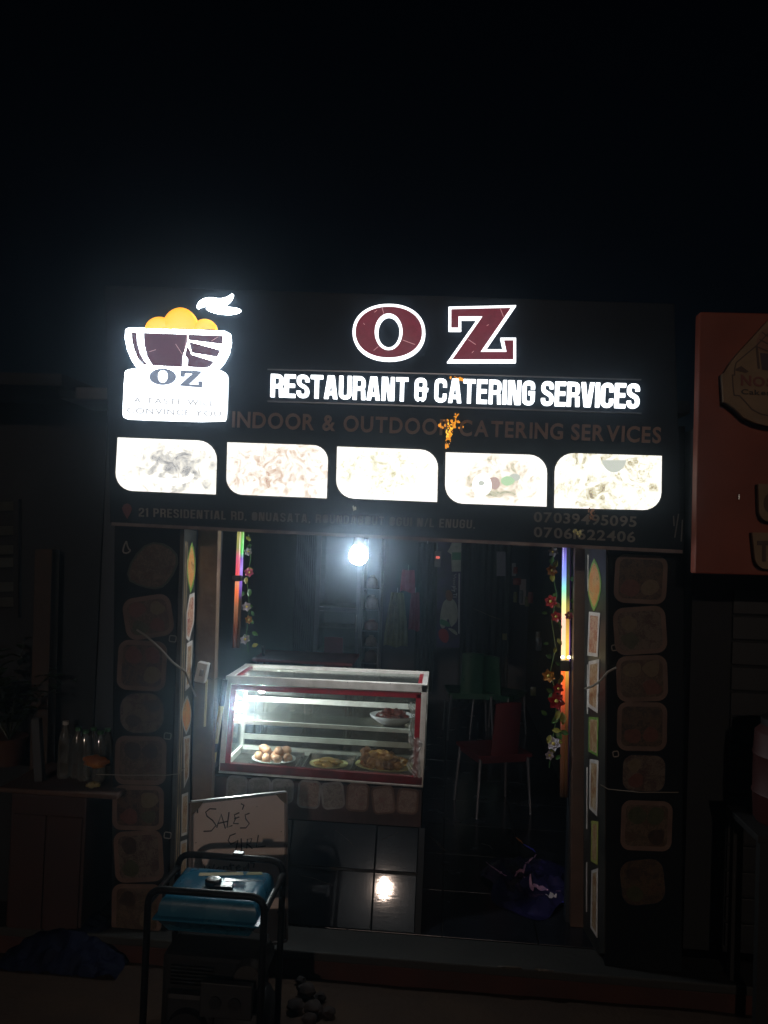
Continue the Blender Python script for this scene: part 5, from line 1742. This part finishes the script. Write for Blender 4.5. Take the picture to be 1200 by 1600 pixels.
MB().prism(lb, (0, 0, -.001)).build('warning_label', mat('olive_label', (.30, .30, .16), .5), tank)
MB().bar(G(352, 1377, tz1 + .0006), G(412, 1376, tz1 + .0006), .002, .0012).build('tank_seam', mat('dark_seam', (.01, .04, .07), .5), tank)
# engine, alternator, panel, muffler, recoil starter
MB().box(((gx0 + gx1) / 2, (YG0 + YG1) / 2 + .03, gzb + .28), (gx1 - gx0 - .07, YG1 - YG0 - .11, .40)).build('shade_fill_box', mat('shade_black_fill', (.008, .008, .008), .7, c2=(.014, .013, .012), scale=9, spec=.2), gen, bevel=.02)  # black box added under the tank, standing in for the shade there
gxm = (gx0 + gx1) / 2
ENG = mat('engine_cast_metal', (.014, .014, .014), .6, metal=.3, c2=(.008, .008, .008), scale=15)
MB().box((gx0 + .16, (YG0 + YG1) / 2, gzb + .22), (.20, .24, .26)).build('engine_block', ENG, gen, bevel=.02)
for k in range(6):
    MB().box((gx0 + .16, (YG0 + YG1) / 2, gzb + .37 + k * .014), (.17, .20, .005)).build('cooling_fin', ENG, gen)
al = MB().lathe([(.001, 0), (.10, 0), (.115, .02), (.115, .19), (.09, .21), (.001, .21)], (0, 0, 0), 24)
al.v = [Vector((v.z + gxm + .02, v.x + (YG0 + YG1) / 2, v.y + gzb + .22)) for v in al.v]
al.build('alternator', ENG, gen, smooth=True)
pn = MB().box((gxm + .09, YG0 + .02, gzb + .36), (.20, .03, .13)).build('control_panel', mat('panel_grey', (.012, .012, .013), .6), gen, bevel=.004)
for k in range(2):
    c = Vector((gxm + .05 + k * .075, YG0 + .003, gzb + .355))
    MB().tube([c, c + Vector((0, -.006, 0))], .024, 18).build('socket', BLACK_PLASTIC, pn)
c = Vector((gx0 + .16, YG0 + .065, gzb + .22))
MB().tube([c, c + Vector((0, -.045, 0))], [.085, .075], 24).build('recoil_starter', BLACK_PLASTIC, gen, smooth=True)
mf = MB().lathe([(.001, 0), (.05, 0), (.06, .015), (.06, .22), (.05, .235), (.001, .235)], (0, 0, 0), 20)
mf.v = [Vector((v.x + gx1 - .07, v.z + YG0 + .06, v.y + gzb + .42)) for v in mf.v]
mf.build('muffler', mat('sooty_steel', (.06, .055, .05), .5, metal=.7), gen, smooth=True)
cl = P(373, 1336, YG1 - .015)
MB().box(cl + Vector((0, 0, .006)), (.045, .03, .012)).build('rail_clip', BLACK_PLASTIC, gen, bevel=.003)

# ================================================================== BLUE SACK ON THE SHOP FLOOR
kc = G(832, 1384, 0)
kw, kl = .30, .38


def sack_z(x, y):
    u, v = (x - kc.x) / kw, (y - kc.y) / kl
    e = max(0.0, 1 - (u * u + v * v) ** .9)
    rdg = 1 - abs(noise.noise(Vector((u * 2.6 + 3, v * 2.2, 1.5)))) * 2
    return .004 + e ** .6 * (.045 + .055 * max(rdg, 0) ** 2 + .012 * noise.noise(Vector((u * 9, v * 9, 2))))


def sackf(u, v):
    a, r_ = u * 2 * math.pi, v * (1 + .13 * math.sin(u * 2 * math.pi * 3 + 1) + .07 * math.sin(u * 2 * math.pi * 7))
    x, y = kc.x + math.cos(a) * r_ * kw, kc.y + math.sin(a) * r_ * kl
    return Vector((x, y, sack_z(x, y)))


sk_ = thing('nylon_sack', (kc.x, kc.y, 0), 'crumpled shiny dark blue nylon sack on the shop floor by the right door post', 'sack')
MB().grid(sackf, 72, 26).build('sack_sheet', mat('blue_nylon_weave', (.010, .010, .045), .20, c2=(.022, .018, .075), scale=9, bump=.25, bscale=60, coat=.4), sk_, smooth=True)
GLINT = [mat('lilac_glint', (.55, .30, .42), .22, c2=(.30, .18, .34), scale=30), mat('blue_glint', (.06, .06, .50), .25), mat('orange_glint', (.60, .22, .05), .3), mat('white_glint', (.62, .58, .62), .2)]  # highlights of the light tubes, painted as coloured ribbons over the sack
for pth, wd, mi in (([(806, 1309), (812, 1314), (818, 1320)], .007, 2), ([(818, 1320), (825, 1324), (832, 1328), (838, 1334)], .009, 1), ([(838, 1336), (829, 1344), (818, 1356), (808, 1364), (804, 1372)], .009, 0),
                    ([(792, 1370), (780, 1363), (768, 1355), (757, 1346)], .0045, 0), ([(818, 1371), (830, 1377), (838, 1386), (850, 1390), (864, 1394), (880, 1393)], .010, 0),
                    ([(852, 1398), (862, 1403), (871, 1406)], .009, 3), ([(878, 1412), (886, 1411), (893, 1408)], .006, 1)):
    pts = []
    for i in range(len(pth) - 1):
        for s in range(5):
            q = Vector(pth[i]).lerp(Vector(pth[i + 1]), s / 5)
            h = .05
            for _ in range(6):
                g_ = G(q.x, q.y, h)
                h = sack_z(g_.x, g_.y)
            pts.append(Vector((g_.x, g_.y, h)))
    L_, R_ = [], []
    for i, p in enumerate(pts):
        t_ = (pts[min(i + 1, len(pts) - 1)] - pts[max(i - 1, 0)]).normalized()
        s_ = Vector((-t_.y, t_.x, 0)) * wd * (.4 + .6 * math.sin(math.pi * (i + .5) / len(pts))) * random.uniform(.6, 1.3)
        for lst, sg in ((L_, 1), (R_, -1)):
            q = p + s_ * sg
            lst.append(Vector((q.x, q.y, sack_z(q.x, q.y) + .004)))
    n = len(pts)
    MB().add(L_ + R_, [(i, i + 1, n + i + 1, n + i) for i in range(n - 1)]).build('painted_glint', GLINT[mi], sk_, smooth=True)

# ================================================================== STONES AND BLUE SHEET BY THE STEP
STONE = mat('dusty_stone', (0.0126, 0.0072, 0.0054), .9, c2=(0.0216, 0.0130, 0.0101), scale=8, bump=.6, bscale=25)
for k, (x, y, r_) in enumerate([(493, 1512, .032), (478, 1548, .036), (500, 1556, .024), (462, 1572, .034), (490, 1578, .038), (514, 1580, .026), (470, 1530, .022), (484, 1592, .03)]):
    c = G(x, y + 6, -.12)
    m_ = MB().blob(c + Vector((0, 0, r_ * .55)), (r_ * 1.15, r_, r_ * .8), 14, 9, .35, 20)
    tag(m_.build('stone', STONE, smooth=True), 'rounded dusty stone in the heap beside the doorstep', 'stone', 'stones heaped by the doorstep')
bs0 = G(120, 1470, -.09)


def sheet(u, v):
    x, y = bs0.x + (u - .5) * .62, bs0.y + (v - .5) * .5
    h = .16 * max(0, 1 - ((u - .5) / .5) ** 2) * max(0, 1 - ((v - .5) / .5) ** 2) + .035 * abs(noise.noise(Vector((u * 6, v * 6, 1)))) + .02 * noise.noise(Vector((u * 14, v * 14, 5)))
    return Vector((x, y, -.125 + max(h, .0)))


tag(MB().grid(sheet, 40, 34).build('crumpled_sheet', mat('blue_nylon_sheet', (.002, .003, .014), .7, c2=(.003, .005, .022), scale=8, spec=.15)), 'dark blue nylon sheet crumpled on the ground left of the generator', 'sheet')

# ================================================================== NEIGHBOUR ON THE LEFT
YN = 4.42
nb = thing('neighbour_shop', (-2.9, YN + .2, -.14), 'dark front wall of the neighbouring shop on the left', 'building')
xe = -1.965
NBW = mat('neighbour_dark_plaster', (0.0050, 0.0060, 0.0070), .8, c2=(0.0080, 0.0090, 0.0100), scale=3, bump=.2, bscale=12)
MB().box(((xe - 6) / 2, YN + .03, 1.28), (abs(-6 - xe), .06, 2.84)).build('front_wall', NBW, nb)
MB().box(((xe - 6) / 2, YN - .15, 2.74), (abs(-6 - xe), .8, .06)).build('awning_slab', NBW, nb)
# louvre window
lw = thing('louvre_window', P(5, 930, YN - .03), 'dim louvred window at the far left edge of the neighbouring wall', 'window')
SLT = mat('louvre_glass_slat', (0.0500, 0.0550, 0.0450), .3, c2=(0.0300, 0.0325, 0.0275), scale=10)
for y in (800, 838, 868, 888, 926, 950):
    a, b = P(-60, y, YN - .03), P(24, y - 3, YN - .03)
    MB().hexa([a, b, b + Vector((0, .02, .05)), a + Vector((0, .02, .05))], [p + Vector((0, -.004, -.003)) for p in (a, b, b + Vector((0, .02, .05)), a + Vector((0, .02, .05)))]).build('louvre_slat', SLT, lw)
MB().bar(P(27, 780, YN - .02), P(27, 965, YN - .02), .03, .03).build('window_frame', NBW, lw)
p0, p1 = P(74, 858, 4.33), P(70, 1215, 4.33)
p1.z = -.12
tag(MB().bar(p0, p1, .10, .09).build('timber_post', mat('raw_brown_timber', (.03, .018, .010), .8, c2=(.048, .028, .016), scale=6, bump=.4, bscale=18), bevel=.005), 'rough brown timber post standing left of the sticker pier', 'post')
# red cabinet with a cloth top
kx0, kx1 = P(14, 1300, 3.9).x, P(132, 1300, 3.9).x
kz = P(80, 1238, 3.9).z
kb = thing('red_cabinet', ((kx0 + kx1) / 2, 4.1, -.12), 'dull red wooden cabinet standing at the left under the bottles', 'cabinet')
CAB_R = mat('dull_red_cabinet', (0.0210, 0.0054, 0.0036), .6, c2=(0.0300, 0.0084, 0.0054), scale=5)
MB().box(((kx0 + kx1) / 2, 4.1, (kz - .12) / 2 - .01), (kx1 - kx0, .38, kz + .10)).build('cabinet_body', CAB_R, kb, bevel=.006)
MB().box(((kx0 + kx1) / 2 + .06, 4.1, kz + .005), (kx1 - kx0 + .22, .46, .025)).build('cabinet_top', mat('brown_table_cloth', (.06, .035, .025), .8, c2=(.09, .05, .035), scale=8), kb, bevel=.008)
for k in range(2):
    MB().box((kx0 + (kx1 - kx0) * (.26 + .48 * k), 3.905, (kz - .12) / 2 - .01), ((kx1 - kx0) * .44, .012, kz * .86)).build('cabinet_door', CAB_R, kb, bevel=.003)
# water bottles in shrink wrap on the cabinet
ztop = kz + .0185


def bottle(px, Y, h_, label, cap):
    x = P(px, 1150, Y).x
    t = thing('water_bottle', (x, Y, ztop), label, 'bottle', 'bottles on the red cabinet')
    r_ = .033
    MB().lathe([(.001, 0), (r_ * .8, 0), (r_, .012), (r_, h_ * .30), (r_ * .93, h_ * .36), (r_, h_ * .42), (r_, h_ * .62), (r_ * .85, h_ * .75), (r_ * .42, h_ * .88), (r_ * .40, h_ * .94), (.001, h_ * .94)], Vector((x, Y, ztop)), 20).build('bottle_body', PET, t, smooth=True)
    MB().lathe([(.001, 0), (r_ * .47, 0), (r_ * .47, h_ * .065), (.001, h_ * .065)], Vector((x, Y, ztop + h_ * .941)), 14).build('bottle_cap', cap, t)
    return t


CAPW = mat('pale_cap', (.40, .40, .38), .5)
CAPG = mat('green_cap', (.04, .14, .06), .5)
zb_ = P(103, 1127, 4.08).z - ztop
bottle(102, 4.08, zb_, 'tall clear water bottle with a pale cap on the red cabinet', CAPW)
for k, (px, Y) in enumerate(((122, 4.1), (134, 4.06), (146, 4.12), (157, 4.06), (168, 4.12))):
    bottle(px, Y, zb_ * .88, ['first', 'second', 'third', 'fourth', 'fifth'][k] + ' clear bottle to the right of the tall pale-capped bottle', CAPG)
o_ = MB().blob(P(150, 1190, 3.98), (.06, .035, .03), 16, 9, .5, 12)
tag(o_.build('orange_packet', mat('orange_foil', (.22, .07, .012), .35, c2=(.34, .13, .02), scale=14), smooth=True), 'crumpled orange snack packet in front of the clear bottles', 'packet')
for k, (px, py, r_) in enumerate(((145, 1226, .020), (137, 1227, .010), (152, 1226, .014))):
    tag(MB().blob(P(px, py, 3.93), (r_ * 1.2, r_, r_ * .8), 12, 8, .4, 30).build('citrus_piece', mat('pale_yellow_fruit', (.26, .22, .09), .6), smooth=True), ['largest', 'small left', 'right'][k] + ' pale yellow lump on the cabinet edge below the orange packet', 'fruit')
p0, p1 = P(57, 1122, 4.0), P(63, 1212, 4.0)
tag(MB().bar(p0, Vector((p1.x, 4.0, ztop)), .045, .04).build('grey_stand', mat('dull_grey_stand', (.045, .05, .055), .6), bevel=.006), 'short dull grey upright stand at the left end of the cabinet', 'stand')

# leafy plant at the far left
plant = thing('potted_plant', G(20, 1330, .2), 'dark leafy plant at the far left edge above the cabinet', 'plant')
pc = P(18, 1075, 4.25)
plant.location = (pc.x, 4.25, ztop)
ROOT[plant.name] = Vector(plant.location)
PLF = mat('plant_leaf', (0.0126, 0.0280, 0.0098), .5, c2=(0.0210, 0.0420, 0.0140), scale=10)
rp = random.Random(12)
MB().lathe([(.001, 0), (.07, 0), (.095, .14), (.10, .15), (.088, .15), (.001, .13)], Vector((pc.x, 4.25, ztop)), 20).build('pot', mat('clay_pot', (.06, .025, .015), .8), plant, smooth=True)
stems = MB()
for k in range(16):
    d = Vector((rp.gauss(0, .5), rp.gauss(0, .35), rp.uniform(.5, 1.1)))
    base = Vector((pc.x, 4.25, ztop + .13))
    tip = base + d.normalized() * rp.uniform(.25, .55)
    mid = base.lerp(tip, .5) + Vector((0, 0, .06))
    stems.tube([base, mid, tip], [.004, .003, .0015], 5)
    for j in range(8):
        s = .25 + .75 * j / 7
        q = base.lerp(mid, s * 2) if s < .5 else mid.lerp(tip, s * 2 - 1)
        m_ = MB()
        a = rp.uniform(0, 6.28)
        leaf_mesh(m_, q, Vector((math.cos(a), math.sin(a), rp.uniform(-.2, .6))), Vector((0, 0, 1)), rp.uniform(.06, .11), rp.uniform(.035, .055))
        m_.build('leaf', PLF, plant, smooth=True)
stems.build('stems', PLF, plant)

# ================================================================== CAKE SHOP SIGN ON THE RIGHT
YK = 3.62
KS = plC(YK)
ks = thing('cake_shop_sign', P(1250, 900, YK), 'orange red cake shop signboard with a raised cream round emblem', 'sign')
KB = mat('orange_red_sign', (.20, .034, .010), .6, c2=(.16, .027, .008), scale=4, bump=.05, bscale=20)
q = [(1094, 487), (1420, 494), (1420, 906), (1086, 896)]
MB().hexa([P(*p, YK) for p in (q[3], q[2], q[1], q[0])], [P(*p, YK) + Vector((0, .07, 0)) for p in (q[3], q[2], q[1], q[0])]).build('sign_board', KB, ks, bevel=.006)
kq = lambda pts: [Vector((1080 + x * .14372, 470 + y * .14375)) for x, y in pts]
half = [(930, 170), (835, 200), (770, 262), (700, 340), (600, 450), (480, 580), (390, 690), (312, 815), (286, 822), (292, 960), (304, 1122), (345, 1132), (430, 1200), (520, 1290), (640, 1346), (760, 1376), (930, 1392)]
full = half + [(1860 - x, y) for x, y in half[::-1][1:-1]]
CREAM = mat('cream_emblem', (.20, .13, .065), .6, c2=(.16, .105, .055), scale=10)
em = MB().prism([KS(p.x, p.y, .06) for p in kq(full)], (0, .018, 0)).build('emblem', CREAM, ks)
side = MB().prism([KS(p.x, p.y, .042) for p in kq([((x - 930) * .99 + 930, (y - 780) * .99 + 780) for x, y in full])], (0, .0415, 0)).build('emblem_side', mat('emblem_dark_side', (.006, .006, .006), .6), em)
inner = [(930, 300), (835, 330), (740, 420), (640, 525), (560, 590), (430, 700), (412, 770), (412, 830), (388, 830), (395, 960), (408, 1060), (470, 1065), (530, 1130), (600, 1210), (700, 1262), (800, 1282), (930, 1288)]
fi = inner + [(1860 - x, y) for x, y in inner[::-1][1:-1]]
a_ = kq(fi)
MB().ringp([KS(p.x, p.y, .0615) for p in a_], [KS(p.x, p.y, .0615) for p in inset(a_, 2.0)], (0, .0012, 0)).build('emblem_line', mat('emblem_brown', (.05, .022, .012), .6), em)
BRN = mat('emblem_brown', (.05, .022, .012), .6)
PINKB = mat('emblem_peach', (.17, .075, .045), .6)
printed_k = lambda pts, m, d: MB().prism([KS(p.x, p.y, .06 + d) for p in kq(pts)], (0, d * .7, 0)).build('emblem_print', m, em)
printed_k(smooth_loop([(640, 500), (690, 370), (780, 330), (930, 300), (1080, 330), (1170, 370), (1220, 500), (1180, 590), (930, 620), (680, 590)], 2), PINKB, .001)
printed_k([(690, 600), (930, 620), (1170, 600), (1130, 790), (930, 815), (710, 780)], mat('emblem_cup_purple', (.035, .015, .03), .6), .0014)
for yy in (400, 480, 560):
    printed_k([(660 + (560 - yy) * .3, yy - 30), (760, yy + 10), (930, yy + 28), (1100, yy + 10), (1200 - (560 - yy) * .3, yy - 30), (1200 - (560 - yy) * .3, yy - 18), (1100, yy + 26), (930, yy + 44), (760, yy + 26), (660 + (560 - yy) * .3, yy - 18)], BRN, .0022)
printed_k([(640, 520), (665, 520), (690, 770), (665, 770)], BRN, .0018)
printed_k([(430, 770), (490, 740), (570, 800), (540, 815), (430, 790)], BRN, .0016)
KE = lambda px, py, d: KS(px, py, .06 + d)
letters('NOS', kq([(485, 830), (830, 870), (830, 965), (485, 945)]), KE, .003, mat('emblem_red_letter', (.14, .030, .02), .6), em, 'emblem_letter', style='font', gap=.14, bold=.03)
letters('Cakes &', kq([(488, 985), (905, 1005), (905, 1060), (488, 1040)]), KE, .003, mat('emblem_black_letter', (.015, .008, .006), .6), em, 'emblem_letter', style='font', gap=.10, space=.25, bold=.02)
for k, (y0, y1, x0, tx) in enumerate(((757, 815, 1178, 'C'), (832, 888, 1169, 'TI'))):
    pts = rquad([(x0, y0), (x0 + 180, y0 + 4), (x0 + 180, y1 + 4), (x0 + (6 if k else 2), y1)], [2, 2, 12, 16])
    bx_ = MB().prism([KS(p.x, p.y, .05) for p in pts], (0, .016, 0)).build('raised_panel', CREAM, ks)
    MB().prism([KS(p.x + 1, p.y, .034) for p in pts], (0, .0335, 0)).build('panel_side', mat('emblem_dark_side', (.006, .006, .006), .6), bx_)
    KP = lambda px, py, d: KS(px, py, .05 + d)
    h_ = (y1 - y0)
    letters(tx, [(x0 + (8 if k == 0 else 7), y0 + h_ * .22), (x0 + (32 if k == 0 else 36), y0 + h_ * .23), (x0 + (32 if k == 0 else 36), y0 + h_ * .78), (x0 + (8 if k == 0 else 7), y0 + h_ * .77)], KP, .004, BRN, bx_, 'raised_letter', style='font', gap=.12, bold=.04)
sc_ = P(1154, 776, YK - .004)
MB().lathe([(.001, 0), (.006, .0), (.005, .022), (.001, .026)], sc_ + Vector((0, -.004, -.012)), 10).build('standoff_screw', mat('bright_screw', (.7, .7, .65), .2, metal=.9), ks, smooth=True)
# wall behind it and a red drum at the right edge
xw = P(1080, 1000, 4.3).x
rb = thing('neighbour_shop', (2.6, 4.5, -.14), 'black closed shopfront under the orange cake sign on the right', 'building')
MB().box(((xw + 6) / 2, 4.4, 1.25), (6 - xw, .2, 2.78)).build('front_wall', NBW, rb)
for k in range(14):
    MB().box((xw + .95, 4.286, .05 + k * .13), (1.5, .016, .118)).build('shutter_slat', mat('black_shutter', (.010, .011, .012), .45), rb, bevel=.004)
dx = P(1212, 1250, 3.8)
zt_ = P(1200, 1130, 3.8).z
zc_ = zt_ - .44
st_ = thing('black_stand', (dx.x + .07, 3.8, -.125), 'black wooden stand under the red drum at the right edge', 'stand')
MB().box((dx.x + .07, 3.8, zc_ - .015), (.44, .40, .03)).build('stand_top', mat('black_stand_wood', (.006, .006, .006), .7), st_, bevel=.004)
for sx_ in (-1, 1):
    for sy_ in (-1, 1):
        MB().bar((dx.x + .07 + sx_ * .18, 3.8 + sy_ * .16, -.125), (dx.x + .07 + sx_ * .18, 3.8 + sy_ * .16, zc_ - .03), .045, .045).build('leg', MATS['black_stand_wood'], st_)
dr = thing('red_drum', (dx.x + .07, 3.8, zc_), 'dark red plastic drum at the right edge of the view', 'drum')
MB().lathe([(.001, 0), (.15, 0), (.16, .015), (.165, .12), (.17, .13), (.165, .14), (.165, .29), (.17, .30), (.165, .31), (.16, .40), (.13, .43), (.001, .43)], Vector((dx.x + .07, 3.8, zc_ + .001)), 28).build('drum_body', mat('dark_red_plastic', (.04, .005, .004), .6), dr, smooth=True)
MB().lathe([(.001, 0), (.135, 0), (.135, .03), (.001, .03)], Vector((dx.x + .07, 3.8, zc_ + .432)), 28).build('drum_lid', mat('black_drum_lid', (.015, .012, .012), .5), dr, smooth=True)

# ================================================================== HAZE ADDED FOR THE GLOW ROUND THE LAMPS
hm = bpy.data.materials.new('glow_haze')
hm.use_nodes = True
ht = hm.node_tree
ht.nodes.clear()
ho = ht.nodes.new('ShaderNodeOutputMaterial')
pv = ht.nodes.new('ShaderNodeVolumePrincipled')
pv.inputs['Color'].default_value = (.60, .80, 1.0, 1)  # blue tint gives the added glow its bluish cast
pv.inputs['Density'].default_value = HAZE
pv.inputs['Anisotropy'].default_value = .95
ht.links.new(pv.outputs[0], ho.inputs['Volume'])
hz_ = MB().box((0, 25, 1.0), (122, 72, 4.9)).build('haze', hm)
hz_['kind'] = 'stuff'
